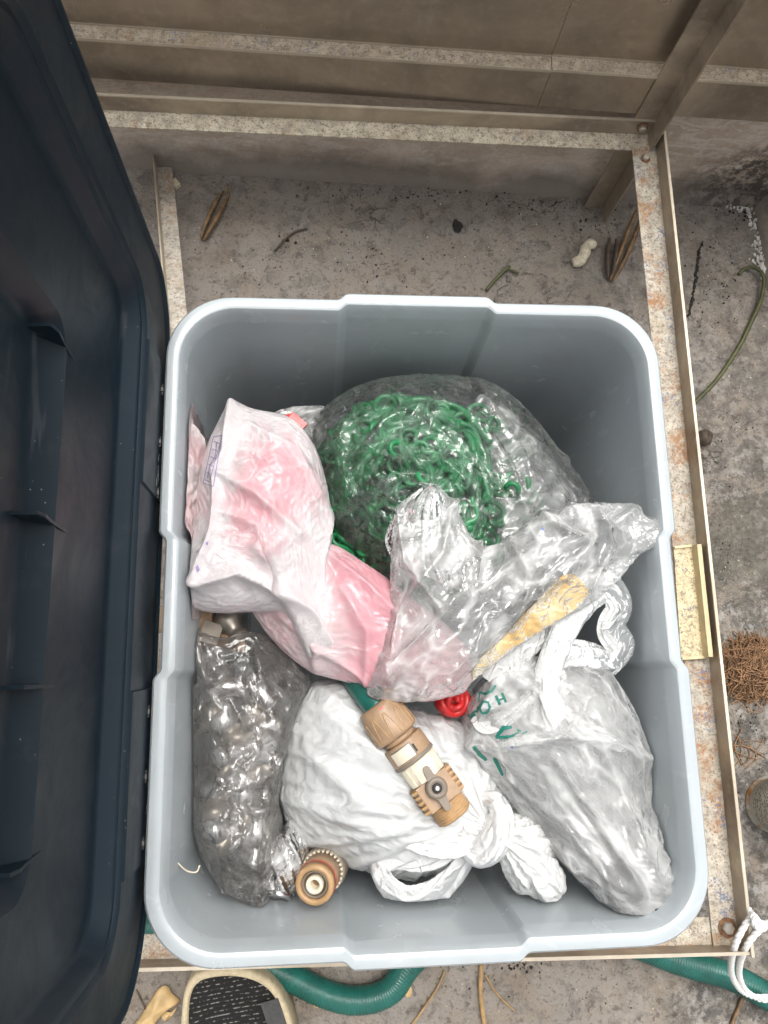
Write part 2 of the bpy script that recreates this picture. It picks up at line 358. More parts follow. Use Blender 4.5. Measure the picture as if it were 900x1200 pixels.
# ================================================================ THE SETTING
M = {}
M['concrete'] = mat_concrete(); M['wall'] = mat_wall()
M['paint_b'] = mat_paint('speckled cream paint', 0.3, (0.5, 0.44, 0.34), blue=0.5); M['paint_r'] = mat_paint('rusting cream paint', 0.68, (0.46, 0.415, 0.34), 0.85)
M['paint_l'] = mat_paint('dull ledge paint', 0.15, (0.42, 0.35, 0.265), 0.6)
M['steel'] = mat_steel('aged steel', (0.42, 0.355, 0.275), 0.36, 0.6); M['steel_dk'] = mat_steel('brown steel sheet', (0.36, 0.305, 0.24), 0.24, 0.75, (0.19, 0.155, 0.118))
M['edge'] = mat_steel('bright steel edge', (0.5, 0.44, 0.35), 0.38, 0.5, (0.3, 0.24, 0.17), 0.5)
M['bin'] = mat_bin(); M['lid'] = mat_lid()
M['cream'] = mat_paint('yellowed cream paint', 0.1, (0.62, 0.52, 0.33), 0.7)
M['creamlip'] = mat_plain('yellowed cream edge', (0.62, 0.5, 0.29), 0.5, dirt=(0.3, 0.2, 0.1), dirt_lo=0.62)

# floor: one sheet, finely divided and gently uneven where the camera looks
def floor_mesh():
    g = RS(3); xs = np.unique(np.r_[-15, -6, -3, -1.5, np.linspace(-0.8, 0.9, 120), 1.5, 3, 6, 15]); ys = np.unique(np.r_[-15, -6, -3, -1.2, np.linspace(-0.7, 0.9, 110), 1.5, 3, 6, 15])
    X, Y = np.meshgrid(xs, ys, indexing='ij')
    Z = 0.0012 * np.sin(X * 31 + 2 * np.sin(Y * 17)) * np.sin(Y * 27 + 1.3) + 0.0006 * g.randn(*X.shape)
    n, m = X.shape; i = np.arange(n * m).reshape(n, m)
    f = np.stack([i[:-1, :-1], i[1:, :-1], i[1:, 1:], i[:-1, 1:]], -1).reshape(-1, 4)
    return np.stack([X, Y, Z], -1).reshape(-1, 3), f
fv, ff = floor_mesh(); obj('floor', fv, ff, M['concrete'], kind='structure')

# back wall of stained render with steel cladding
WM, WY = -0.0322, 0.7853
def wy(x, off=0.0): return WY + WM * x - off
XL, XR = -1.6, 1.3
def wall_mesh():
    g = RS(5); xs = np.r_[XL, np.linspace(-0.8, 0.9, 170), XR]; zs = np.r_[-0.01, np.linspace(0, 0.3, 34), 0.55]
    X, Z = np.meshgrid(xs, zs, indexing='ij'); Y = wy(X) + 0.0015 * np.sin(X * 23) * np.sin(Z * 40) + 0.0008 * g.randn(*X.shape) * (Z < 0.3) + 0.012 * np.clip(1 - Z / 0.02, 0, 1) * -1
    n, m = X.shape; i = np.arange(n * m).reshape(n, m)
    f = np.stack([i[:-1, :-1], i[1:, :-1], i[1:, 1:], i[:-1, 1:]], -1).reshape(-1, 4).tolist()
    v = np.stack([X, Y, Z], -1).reshape(-1, 3).tolist()
    k = len(v); v += [(XL, wy(XL) + 0.15, -0.01), (XR, wy(XR) + 0.15, -0.01), (XR, wy(XR) + 0.15, 0.405), (XL, wy(XL) + 0.15, 0.405)]
    f += [[k, k + 1, k + 2, k + 3], [int(i[0, -1]), int(i[-1, -1]), k + 2, k + 3], [int(i[-1, 0]), int(i[-1, -1]), k + 2, k + 1], [int(i[0, 0]), int(i[0, -1]), k + 3, k]]
    return v, f
bw = thing('wall', 'stained rendered wall behind the steel rack with dark damp along its foot', 'wall', (0.1, 0.786, 0))
v, f = wall_mesh(); obj('wall_face', v, f, M['wall'], bw)
a = at(880, 236, 0); b = at(897, 335, 0)
rw = thing('wall', 'low rendered wall with flaking white paint at the right edge', 'wall', tuple(a))
d = (b - a) / np.linalg.norm(b - a)
def rwall():
    g = RS(8); s = np.linspace(-0.06, 0.5, 90); zs = np.r_[-0.01, np.linspace(0, 0.16, 20)]
    Sg, Z = np.meshgrid(s, zs, indexing='ij'); X = a[0] + 0.012 + d[0] * Sg; Y = a[1] + d[1] * Sg
    X = X + 0.05 * np.clip((Sg - 0.1) / 0.25, 0, 1) ** 2 + 0.0015 * g.randn(*X.shape) + 0.3 * Z * 0.3 - 0.012 * np.clip(1 - Z / 0.02, 0, 1)
    n, m = X.shape; i = np.arange(n * m).reshape(n, m)
    f = np.stack([i[:-1, :-1], i[1:, :-1], i[1:, 1:], i[:-1, 1:]], -1).reshape(-1, 4).tolist()
    v = np.stack([X, Y, Z], -1).reshape(-1, 3).tolist(); k = len(v)
    top = [int(q) for q in i[:, -1]]
    v += [(v[q][0] + 0.12, v[q][1], v[q][2]) for q in top]
    f += [[top[j], top[j + 1], k + j + 1, k + j] for j in range(len(top) - 1)]
    return v, f
v, f = rwall(); obj('wall_face', v, f, M['wall'], rw)
def flaking():
    gx = G('flaked white paint'); n = gx.noise(35, 7, 0.75)
    return gx.bsdf(gx.mix(gx.ramp(n, 0.35, 0.6), (0.42, 0.39, 0.34), (0.72, 0.7, 0.66)), 0.8, 0, gx.bump(gx.noise(120, 5), 0.6, 0.002), 0.3)
M['flake'] = flaking()
g = RS(31); mb = MB()
def chip(mb, x, y, z, r, nrm=(0, 0, 1)):
    k = g.randint(5, 8); a0 = g.rand() * 6.28; pts = []
    for q in range(k):
        an = a0 + 6.283 * q / k; rr = r * (0.55 + 0.7 * g.rand()); pts.append((x + rr * math.cos(an), y + rr * math.sin(an) * 1.3, z))
    h = 0.001 + 0.002 * g.rand()
    mb.add(pts + [(p[0], p[1], p[2] + h) for p in pts], [list(range(k))[::-1], list(range(k, 2 * k))] + [[i, (i + 1) % k, k + (i + 1) % k, k + i] for i in range(k)])
for (px, py, r, n) in [(852, 237, 5, 10), (866, 240, 5, 10), (878, 248, 4, 9), (884, 262, 4, 8), (892, 285, 7, 26), (895, 302, 8, 30), (893, 318, 5, 14), (850, 229, 4, 8), (862, 230, 4, 6)]:
    for _ in range(n):
        p = at(px + g.randn() * r * 0.7, py + g.randn() * r * 0.6, 0.002); [chip(mb, p[0] + g.randn() * .003, p[1] + g.randn() * .004, 0.0012, 0.0008 + 0.0019 * g.rand()) for _q in range(3)]
mb.build('paint_flakes', M['flake'], smooth=False, kind='stuff', label='crust of flaked white paint along the foot of the right wall', cat='paint flakes')

# steel cladding: two stepped sheets with a ledge between, butted at a seam
sc = thing('steel_cladding', 'brown stained steel sheet with a stepped ledge fixed on the back wall', 'cladding', (0.1, 0.77, 0.2))
def slab(x0, x1, o0, o1, z0a, z0b, z1a, z1b):     # offsets from the wall plane, heights at the left and the right end
    return MB().hexa([(x0, wy(x0, o0), z0a), (x1, wy(x1, o0), z0b), (x1, wy(x1, o1), z0b), (x0, wy(x0, o1), z0a)],
                     [(x0, wy(x0, o0), z1a), (x1, wy(x1, o0), z1b), (x1, wy(x1, o1), z1b), (x0, wy(x0, o1), z1a)])
XS = 0.300
def zl(x, z0, k): return z0 + k * (x - 0.09)
for (x0, x1, dz) in ((XL, XS - 0.00025, 0.0), (XS + 0.00025, XR - 0.012, 0.0015)):
    za, zb = zl(x0, 0.207, 0.012), zl(x1, 0.207, 0.012); ta, tb = zl(x0, 0.272 + dz, 0.012), zl(x1, 0.272 + dz, 0.012)
    slab(x0, x1, 0.024, 0.0225, za, zb, ta, tb).build('lower_sheet', M['steel_dk'], sc, smooth=False)
    slab(x0, x1, 0.0255, -0.001, ta + 0.0004, tb + 0.0004, ta + 0.0020, tb + 0.0020).build('ledge', M['paint_l'], sc, smooth=False)
    slab(x0, x1, 0.0262, 0.0256, ta - 0.0012, tb - 0.0012, ta + 0.0030, tb + 0.0030).build('ledge_edge', M['edge'], sc, smooth=False)
    slab(x0, x1, 0.0050, 0.003, ta + 0.0022, tb + 0.0022, 0.40, 0.40).build('upper_sheet', M['steel_dk'], sc, smooth=False)
    slab(x0, x1, 0.0058, 0.0051, ta + 0.0024, tb + 0.0024, ta + 0.0046, tb + 0.0046).build('ledge_edge', M['edge'], sc, smooth=False)

# ---------------------------------------------------------------- steel angle rack round the bin
ZF, TH, LH = 0.18, 0.002, 0.026
rk = thing('steel_rack', 'low frame of rusty steel angle with speckled cream flanges round the bin', 'rack', (0.46, 0.737, 0))
def L2(a): return np.array([a[0], a[1]])
def rail(ai, bi, al, bl, name, mp, z=ZF, lh=LH, ext=(0, 0)):
    """flange between inner edge (ai,bi) and lip line (al,bl); lip stands up on the lip line"""
    fl = MB().hexa([(ai[0], ai[1], z - TH), (bi[0], bi[1], z - TH), (bl[0], bl[1], z - TH), (al[0], al[1], z - TH)],
                   [(ai[0], ai[1], z), (bi[0], bi[1], z), (bl[0], bl[1], z), (al[0], al[1], z)])
    fl.build(name + '_flange', mp, rk, smooth=False)
    d = L2(bl) - L2(al); d /= np.linalg.norm(d); n = np.array([-d[1], d[0]]); c = (L2(al) + L2(bl)) / 2
    if n.dot(c - (L2(ai) + L2(bi)) / 2) < 0: n = -n
    a0, b0 = L2(al) + d * ext[0], L2(bl) + d * ext[1]; a1, b1 = a0 + n * TH, b0 + n * TH
    MB().hexa([(*a0, z - TH), (*b0, z - TH), (*b1, z - TH), (*a1, z - TH)], [(*a0, z + lh), (*b0, z + lh), (*b1, z + lh), (*a1, z + lh)]).build(name + '_lip', M['steel'], rk, smooth=False)
    e = 0.0008
    MB().hexa([(*(a0 - n * e), z + lh), (*(b0 - n * e), z + lh), (*(b1 + n * e), z + lh), (*(a1 + n * e), z + lh)],
              [(*(a0 - n * e), z + lh + 0.0018), (*(b0 - n * e), z + lh + 0.0018), (*(b1 + n * e), z + lh + 0.0018), (*(a1 + n * e), z + lh + 0.0018)]).build(name + '_edge', M['edge'], rk, smooth=False)
zb_ = ZF - 0.003
rail(at(60, 145, zb_), at(768, 177, zb_), at(60, 126, zb_), at(762, 158, zb_), 'back_rail', M['paint_b'], zb_)
rail(at(741, 176, ZF), at(836, 1108, ZF), at(768, 168, ZF), at(866, 1112, ZF), 'right_rail', M['paint_r'])
rail(at(-20, 1101, zb_), at(858, 1074, zb_), at(-20, 1129, zb_), at(868, 1106, zb_), 'front_rail', M['paint_r'], zb_)
# corner post of angle steel, standing on the floor
cx, cy = 0.471, 0.744
MB().box(cx - 0.033, cx - 0.0025, cy, cy + 0.0025, 0, 0.93).build('post_flange', M['steel'], rk, smooth=False)
MB().box(cx - 0.0024, cx, cy - 0.031, cy + 0.0025, 0, 0.93).build('post_flange', M['steel'], rk, smooth=False)
def bolt(p, ax, r=0.006):
    Mx = Matrix.Translation(Vector(p)) @ Vector(ax).to_track_quat('Z', 'Y').to_matrix().to_4x4()
    wsh = MB().lathe([(r * 1.5, 0), (r * 1.5, 0.0012), (r * 1.3, 0.0014)], 20, Mx).build('bolt_washer', M['rust'], rk, smooth=False)
    MB().lathe([(r, 0.0012), (r, 0.0042), (r * 0.8, 0.0056), (0.0001, 0.006)], 6 if r > 0.0055 else 14, Mx).build('bolt_head', M['bolt'], rk, smooth=False)
M['rust'] = mat_plain('rust', (0.2, 0.1, 0.05), 0.85, var=0.5, sc=150, bump=0.5)
M['bolt'] = mat_plain('zinc bolt', (0.5, 0.46, 0.4), 0.45, 0.6, dirt=(0.25, 0.14, 0.07))
bolt(at(852, 1087, ZF), (0, 0, 1), 0.0072)
q = at(757, 146, ZF + 0.012); bolt((q[0] - 0.006, 0.7405, ZF + 0.013), (0, -1, 0), 0.005)
bolt(at(756, 186, ZF), (0, 0, 1), 0.0045)
# yellowed clip angle on the right rail
p0, p1, p2, p3 = at(789, 642, ZF + .004), at(812, 640, ZF + .004), at(829, 770, ZF + .004), at(798, 772, ZF + .004)
mb = MB(); mb.hexa([(*L2(p), ZF + .001) for p in (p0, p1, p2, p3)][::-1], [(*L2(p), ZF + .005) for p in (p0, p1, p2, p3)][::-1])
mb.build('clip_angle_base', M['cream'], rk, smooth=False)
o = np.array([0.0025, 0]); r1, r2 = L2(p1) - (0.002, 0), L2(p2) - (0.006, 0)
MB().hexa([(*r1, ZF + .0051), (*r2, ZF + .0051), (*(r2 + o), ZF + .0051), (*(r1 + o), ZF + .0051)], [(*r1, ZF + .019), (*r2, ZF + .019), (*(r2 + o * 2.2), ZF + .019), (*(r1 + o * 2.2), ZF + .019)]).build('clip_angle_lip', M['creamlip'], rk, smooth=False)
for (pa, pb) in ((p0, p1), (p3, p2)):
    MB().bar((*L2(pa), ZF + .0065), (*(L2(pb) - (0.004, 0)), ZF + .0065), 0.003, 0.003).build('clip_angle_end', M['creamlip'], rk, smooth=False)

# loose angle bar leaning on the bin at the back left
A0, A1 = at(193, 197, 0.004), at(214, 420, 0.15)
dv = (A1 - A0) / np.linalg.norm(A1 - A0); sv = np.array([1.0, 0.02, 0]); sv -= sv.dot(dv) * dv; sv /= np.linalg.norm(sv); uv = np.cross(sv, dv); uv *= np.sign(uv[2])
M['palesteel'] = mat_paint('pale worn steel', 0.45, (0.44, 0.41, 0.36), 0.0)
lb = thing('angle_bar', 'pale steel angle bar lying from the floor to the back left bin corner', 'metal bar', tuple(A0))
hw = 0.0115
MB().hexa([A0 - sv * hw, A0 + sv * hw, A1 + sv * hw, A1 - sv * hw][::-1], [A0 - sv * hw + uv * .002, A0 + sv * hw + uv * .002, A1 + sv * hw + uv * .002, A1 - sv * hw + uv * .002][::-1]).build('flange', M['palesteel'], lb, smooth=False)
q0, q1 = A0 - sv * hw - dv * 0.012, A1 - sv * hw
MB().hexa([q0 - sv * .002, q0, q1, q1 - sv * .002][::-1], [q0 - sv * .0035 + uv * .022, q0 - sv * .0015 + uv * .022, q1 - sv * .0015 + uv * .022, q1 - sv * .0035 + uv * .022][::-1]).build('lip', M['edge'], lb, smooth=False)

# ================================================================ THE BIN
BX, BY, HW, HD = 0.0975, 0.062, 0.2385, 0.292
def ring(ins, z, x0=None, taper=0.0):
    hw, hd, r = HW - ins, HD - ins, max(0.062 - ins * 0.75, 0.012); out = []
    def side(half, b, amt, pos):
        s = np.unique(np.r_[-(half - r), -b - .03, -b - .005, -b - .0025, -b, -b + .0025, -b + .005, -b + .03, -0.02, 0, 0.02, b - .03, b - .005, b - .0025, b, b + .0025, b + .005, b + .03, (half - r)])
        t = np.clip((b + .005 - np.abs(s)) / .010, 0, 1); return s, amt * t * t * (3 - 2 * t)
    s, o = side(hw, 0.0725, 0.0065, 0); out += [(BX + q, BY - hd - w) for q, w in zip(s, o)]
    arc = np.linspace(0, np.pi / 2, 14)[1:-1]
    out += [(BX + hw - r + r * math.sin(t), BY - hd + r - r * math.cos(t)) for t in arc]
    s, o = side(hd, 0.060, -0.006, 0); out += [(BX + hw + w, BY + q) for q, w in zip(s, o)]
    out += [(BX + hw - r + r * math.cos(t), BY + hd - r + r * math.sin(t)) for t in arc]
    s, o = side(hw, 0.0725, 0.0065, 0); out += [(BX - q, BY + hd + w) for q, w in zip(s, o)]
    out += [(BX - hw + r - r * math.sin(t), BY + hd - r + r * math.cos(t)) for t in arc]
    s, o = side(hd, 0.060, -0.006, 0); out += [(BX - hw - w, BY - q) for q, w in zip(s, o)]
    out += [(BX - hw + r - r * math.cos(t), BY - hd + r - r * math.sin(t)) for t in arc]
    return [(x, y, z) for x, y in out]
TAP = 0.055
def wall_in(z): return 0.018 + (0.402 - z) * TAP if z < 0.402 else 0.017
prof = [(0.036, 0.0), (0.034, 0.003), (0.0165, 0.376), (0.014, 0.384), (0.003, 0.384), (0.0015, 0.386), (0.0005, 0.410), (0.0012, 0.4165), (0.0032, 0.4194), (0.006, 0.4200), (0.0110, 0.4200), (0.0135, 0.4190), (0.0148, 0.4165), (0.0160, 0.4100), (0.018, 0.402)]
for z in (0.398, 0.33, 0.25, 0.17, 0.09, 0.03, 0.016, 0.012): prof.append((wall_in(z) + (0.004 if z < 0.015 else 0), z))
v = []; f = []; n = 0
for ins, z in prof:
    rg = ring(ins, z); n = len(rg); v += rg
for i in range(len(prof) - 1): f += [[i * n + k, i * n + (k + 1) % n, (i + 1) * n + (k + 1) % n, (i + 1) * n + k] for k in range(n)]
f += [list(range(n))[::-1], [(len(prof) - 1) * n + k for k in range(n)]]
sb = thing('storage_bin', 'open grey plastic storage bin full of plastic bags with a pale rim', 'bin', (BX, BY, 0))
o = obj('bin_body', v, f, M['bin'], sb)
mo = o.modifiers.new('edges', 'EDGE_SPLIT'); mo.split_angle = math.radians(22)
M['pin'] = mat_plain('worn hinge plastic', (0.10, 0.092, 0.08), 0.55, var=0.4)
M['slot'] = mat_plain('dark hinge slot', (0.012, 0.013, 0.014), 0.6)
for (px, py) in ((186, 462), (183, 522), (179, 581), (168, 833), (162, 908), (157, 985)):
    p = at(px, py, 0.405); x = -0.1445
    MB().box(x - 0.0035, x + 0.0036, p[1] - 0.0018, p[1] + 0.0018, 0.4155, 0.4185).build('hinge_pin', M['pin'], sb, smooth=False)
    MB().box(x - 0.0005, x + 0.0033, p[1] - 0.0050, p[1] - 0.0020, 0.4140, 0.4170).build('hinge_slot', M['slot'], sb, smooth=False)
    MB().box(x - 0.0005, x + 0.0033, p[1] + 0.0020, p[1] + 0.0050, 0.4140, 0.4170).build('hinge_slot', M['slot'], sb, smooth=False)

# ================================================================ THE LID, standing open on the left hinge
LX = -0.1446
def rr(y0, y1, z0, z1, r, x):
    out = []
    def seg(ax, ay, bx, by, n):
        for t in np.linspace(0, 1, n): out.append((x, ax + (bx - ax) * t, ay + (by - ay) * t))
    A = np.linspace(0, np.pi / 2, 12)[1:-1]
    seg(y0 + r, z0, y1 - r, z0, 12); out.extend((x, y1 - r + r * math.sin(t), z0 + r - r * math.cos(t)) for t in A)
    seg(y1, z0 + r, y1, z1 - r, 12); out.extend((x, y1 - r + r * math.cos(t), z1 - r + r * math.sin(t)) for t in A)
    seg(y1 - r, z1, y0 + r, z1, 12); out.extend((x, y0 + r - r * math.sin(t), z1 - r + r * math.cos(t)) for t in A)
    seg(y0, z1 - r, y0, z0 + r, 12); out.extend((x, y0 + r - r * math.cos(t), z0 + r - r * math.sin(t)) for t in A)
    return out
y0, y1, z0, z1 = -0.246, 0.371, 0.388, 0.862
ins = lambda d, x, r: rr(y0 + d, y1 - d, z0 + d, z1 - d, r, LX + x)
HZ = 0.046                                               # the hinge side carries a wider flange
def ins2(d, x, r): return rr(y0 + d, y1 - d, z0 + d + HZ, z1 - d, r, LX + x)
L_ = [rr(-0.09, 0.195, 0.655, 0.80, 0.02, LX - 0.032), rr(-0.112, 0.216, 0.642, 0.817, 0.025, LX - 0.030), ins2(0.062, -0.0185, 0.03), ins2(0.05, -0.004, 0.05), ins(0.0, -0.004, 0.07), ins(-0.0005, 0.0018, 0.07), ins(0.001, 0.0028, 0.07), ins(0.0026, 0.0026, 0.068), ins(0.0045, 0.0, 0.066), ins(0.03, 0.0, 0.055),
      ins2(0.0500, 0.0, 0.046), ins2(0.0512, 0.0022, 0.045), ins2(0.0530, 0.0030, 0.043), ins2(0.0550, 0.0018, 0.042), ins2(0.0562, -0.0006, 0.041), ins2(0.0590, -0.0010, 0.040), ins2(0.0605, -0.0026, 0.038), ins2(0.0650, -0.0125, 0.034), ins2(0.0670, -0.0140, 0.032), ins2(0.0720, -0.0145, 0.030),
      rr(-0.118, 0.222, 0.628, 0.825, 0.025, LX - 0.0150), rr(-0.1165, 0.2205, 0.6295, 0.8235, 0.025, LX - 0.0132), rr(-0.115, 0.219, 0.631, 0.822, 0.024, LX - 0.0150), rr(-0.108, 0.212, 0.643, 0.815, 0.02, LX - 0.0255), rr(-0.1065, 0.2105, 0.6445, 0.8135, 0.02, LX - 0.0262), rr(-0.1055, 0.2095, 0.6455, 0.8125, 0.02, LX - 0.0250), rr(-0.104, 0.208, 0.648, 0.811, 0.02, LX - 0.0265), rr(-0.096, 0.200, 0.656, 0.802, 0.018, LX - 0.0272)]
v = []; f = []; n = len(L_[0])
for rg in L_: v += rg
for i in range(len(L_) - 1): f += [[i * n + k, (i + 1) * n + k, (i + 1) * n + (k + 1) % n, i * n + (k + 1) % n] for k in range(n)]
f += [list(range(n)), [(len(L_) - 1) * n + k for k in range(n)][::-1]]
ld = thing('bin_lid', 'dark navy plastic lid standing open along the left side of the bin', 'lid', (LX, BY, 0.39))
o = obj('lid_shell', v, f, M['lid'], ld); mo = o.modifiers.new('edges', 'EDGE_SPLIT'); mo.split_angle = math.radians(40)
for (ya, yb) in ((0.155, 0.285), (-0.150, -0.008)):
    MB().hexa([(LX, ya, 0.391), (LX, yb, 0.391), (LX, yb - .002, 0.476), (LX, ya + .002, 0.476)][::-1], [(LX + .0022, ya + .001, 0.392), (LX + .0022, yb - .001, 0.392), (LX + .0022, yb - .003, 0.474), (LX + .0022, ya + .003, 0.474)][::-1]).build('hinge_plate', M['lid'], ld, smooth=False)
for (y, za, zb, xo) in ((0.206, 0.600, 0.652, -0.030), (0.092, 0.590, 0.652, -0.030), (-0.004, 0.594, 0.652, -0.030), (-0.098, 0.600, 0.652, -0.030)):
    b_ = LX - 0.0145; t = 0.0011; mb = MB()
    P = [(b_ - .001, za), (b_ + 0.0018, zb - 0.014), (b_ + 0.0036, zb), (b_ + .002, zb + .010), (LX + xo, zb + 0.010), (LX + xo, zb - .004), (b_ - .012, zb - .016), (b_ - .001, zb - .022)]
    k = len(P); mb.add([(x, y - t, z) for x, z in P] + [(x, y + t, z) for x, z in P], [list(range(k)), list(range(k, 2 * k))[::-1]] + [[i, i + k, (i + 1) % k + k, (i + 1) % k] for i in range(k)])
    mb.build('rib', M['lid'], ld, smooth=False)
M['scuff'] = mat_plain('pale scuffed plastic', (0.22, 0.23, 0.235), 0.6, var=.5, sc=300, bump=.5)
g = RS(14)
for (ya, yb, zc, n) in ((0.215, 0.262, 0.400, 26), (0.165, 0.195, 0.418, 10), (-0.135, -0.105, 0.402, 34)):
    mb = MB()
    for _ in range(n):
        y = ya + (yb - ya) * g.rand(); z = zc + g.randn() * .0025; h = .0015 + .003 * g.rand(); w = .0004 + .0006 * g.rand(); x = LX + .00235
        q = [(x, y - h, z - w), (x, y + h, z - w + g.randn() * .0005), (x, y + h, z + w), (x, y - h, z + w)]
        mb.hexa(q, [(p[0] + .0002, p[1], p[2]) for p in q])
    mb.build('scuff', M['scuff'], ld, smooth=False)
# ================================================================ PLASTIC BAGS: film settled by a small relaxation solver
def atz(px, py, z): return at(px, py, 0.42 - (0.42 - z) * 0.62)      # the bin is full nearly to the rim
def smooth_noise(g, n, m, cells):
    a, b = max(2, int(cells)), max(2, int(cells * m / n)); c = g.randn(a + 3, b + 3)
    def axis(k, q): 
        t = np.linspace(0, q - 1e-6, k); i = t.astype(int); f = t - i; return i, f * f * (3 - 2 * f)
    i, fi = axis(n, a); j, fj = axis(m, b)
    fi, fj = fi[:, None], fj[None]
    return (c[i][:, j] * (1 - fi) * (1 - fj) + c[i + 1][:, j] * fi * (1 - fj) + c[i][:, j + 1] * (1 - fi) * fj + c[i + 1][:, j + 1] * fi * fj)
def gnormals(P):
    du = np.gradient(P, axis=0); dv = np.gradient(P, axis=1); n = np.cross(du, dv); return n / (np.linalg.norm(n, axis=2)[..., None] + 1e-12)
def upsample(P, n, m):
    a, b = P.shape[:2]; y = np.linspace(0, a - 1, n); x = np.linspace(0, b - 1, m)
    i = np.minimum(y.astype(int), a - 2); j = np.minimum(x.astype(int), b - 2); fi = (y - i)[:, None, None]; fj = (x - j)[None, :, None]
    return P[i][:, j] * (1 - fi) * (1 - fj) + P[i + 1][:, j] * fi * (1 - fj) + P[i][:, j + 1] * (1 - fi) * fj + P[i + 1][:, j + 1] * fi * fj
def relax(P, T, eu, ev, iters, anchor, bend=0.12):
    """film with surplus length (factors eu, ev) held near the target T: it buckles into folds"""
    ln = lambda a, b: np.linalg.norm(T[b] - T[a], axis=-1)
    s = slice; A = s(None)
    E = []
    n, m = T.shape[:2]
    for k in (0, 1):
        a, b = (s(k, n - 1, 2), A), (s(k + 1, n, 2), A); E.append((a, b, ln(a, b) * eu, 1.0))
        a, b = (A, s(k, m - 1, 2)), (A, s(k + 1, m, 2)); E.append((a, b, ln(a, b) * ev, 1.0))
    ed = math.sqrt((eu * eu + ev * ev) / 2)
    for k in (0, 1):
        a, b = (s(k, n - 1, 2), s(0, m - 1)), (s(k + 1, n, 2), s(1, m)); E.append((a, b, ln(a, b) * ed, 0.7))
        a, b = (s(k, n - 1, 2), s(1, m)), (s(k + 1, n, 2), s(0, m - 1)); E.append((a, b, ln(a, b) * ed, 0.7))
    Bn = []
    for st in (2, 4):
        for (a, b, e) in (((s(0, n - st), A), (s(st, n), A), eu), ((A, s(0, m - st)), (A, s(st, m)), ev)):
            Bn.append((a, b, ln(a, b) * e))
    for it in range(iters):
        for a, b, L, k in E:
            d = P[b] - P[a]; q = np.sqrt((d * d).sum(-1)) + 1e-9; c = d * (0.5 * k * (1 - L / q))[..., None]; P[a] += c; P[b] -= c
        for a, b, L in Bn:
            d = P[b] - P[a]; q = np.sqrt((d * d).sum(-1)) + 1e-9; c = d * (0.25 * bend * (1 - L / q))[..., None]
            P[a] += c; P[b] -= c
        P += anchor * (T - P)
    return P
def in_bin(P, mar=0.002):
    z = np.clip(P[..., 2], 0.014, 0.41); w = np.where(P[..., 2] > 0.41, 0.0165, 0.018 + (0.402 - z) * TAP) + mar
    ex_ = np.where(np.abs(P[..., 1] - BY) < .07, .006, .0005); P[..., 0] = np.clip(P[..., 0], BX - HW + w + ex_, BX + HW - w - ex_); P[..., 1] = np.clip(P[..., 1], BY - HD + w, BY + HD - w)
    P[..., 2] = np.maximum(P[..., 2], 0.015); return P
def seg_d(px, py, pts):
    """distance in photo pixels to a polyline, and the place along it"""
    best = np.full(px.shape, 1e9)
    for (ax, ay), (bx, by) in zip(pts[:-1], pts[1:]):
        dx, dy = bx - ax, by - ay; t = np.clip(((px - ax) * dx + (py - ay) * dy) / (dx * dx + dy * dy + 1e-9), 0, 1)
        best = np.minimum(best, np.hypot(px - ax - t * dx, py - ay - t * dy))
    return best
def fan_noise(g, n=400):
    c = np.zeros(n); x = np.arange(n)
    return g.rand(64) * 6.28, g.rand(64)
def shape_extras(P, N, lumps=(), ridges=(), fans=(), seed=0):
    """lumps of content, fold lines and pleats that run out from a gathered point; sizes in metres, places in photo pixels"""
    px, py = proj(P); g = RS(seed + 77)
    D = np.zeros(px.shape)
    for (x, y, a, r) in lumps: D += a * np.exp(-((px - x) ** 2 + (py - y) ** 2) / (2 * r * r))
    for (pts, a, w) in ridges: D += a * np.exp(-seg_d(px, py, pts) / w)
    for (x, y, n, a, r0, r1) in fans:
        dx, dy = px - x, py - y; r = np.hypot(dx, dy); th = np.arctan2(dy, dx)
        w = np.clip(r / r0, 0, 1) * np.exp(-np.clip(r - r0, 0, None) / r1)
        q = np.zeros(px.shape)
        for k in range(5):
            fr = n * (0.5 + 0.45 * k); ph = g.rand() * 6.28; wob = 0.35 * np.sin(r / (40 + 30 * g.rand()) + g.rand() * 6.28) / (k + 1)
            q += (1 - 2 * np.abs(np.sin((th + wob * 0.25) * fr / 2 + ph))) / (k + 1.2)
        D += a * w * q
    return P + N * D[..., None] if N is not None else P + np.stack([0 * D, 0 * D, D], -1)
def settle(T, ex=(1.05, 1.05), seed=0, iters=(60, 50), anchor=0.02, noise=0.004, bend=0.12, clampb=True, fine=1.0, cells=(12, 30)):
    n, m = T.shape[:2]; g = RS(seed)
    n2, m2 = n // 2, m // 2
    Tc = upsample(T, n2, m2); Nc = gnormals(Tc)
    ns = smooth_noise(g, n2, m2, cells[0]) * 0.6 + smooth_noise(g, n2, m2, cells[1]) * 0.4
    P = Tc + Nc * (noise * ns)[..., None]
    P = relax(P, Tc, ex[0], ex[1], iters[0], anchor, bend)
    if clampb: P = in_bin(P)
    P = upsample(P, n, m)
    P += gnormals(P) * (noise * 0.25 * fine * smooth_noise(g, n, m, cells[1] * 2.2))[..., None]
    P = relax(P, T, 1 + (ex[0] - 1) * 1.15, 1 + (ex[1] - 1) * 1.15, iters[1], anchor * 0.6, bend)
    if clampb: P = in_bin(P)
    lift = ((P - T) * gnormals(T)).sum(-1)
    return P, lift
def gridf(n, m, wrap=False):
    i = np.arange(n * m).reshape(n, m)
    return np.stack([i[:-1, :-1], i[1:, :-1], i[1:, 1:], i[:-1, 1:]], -1).reshape(-1, 4)
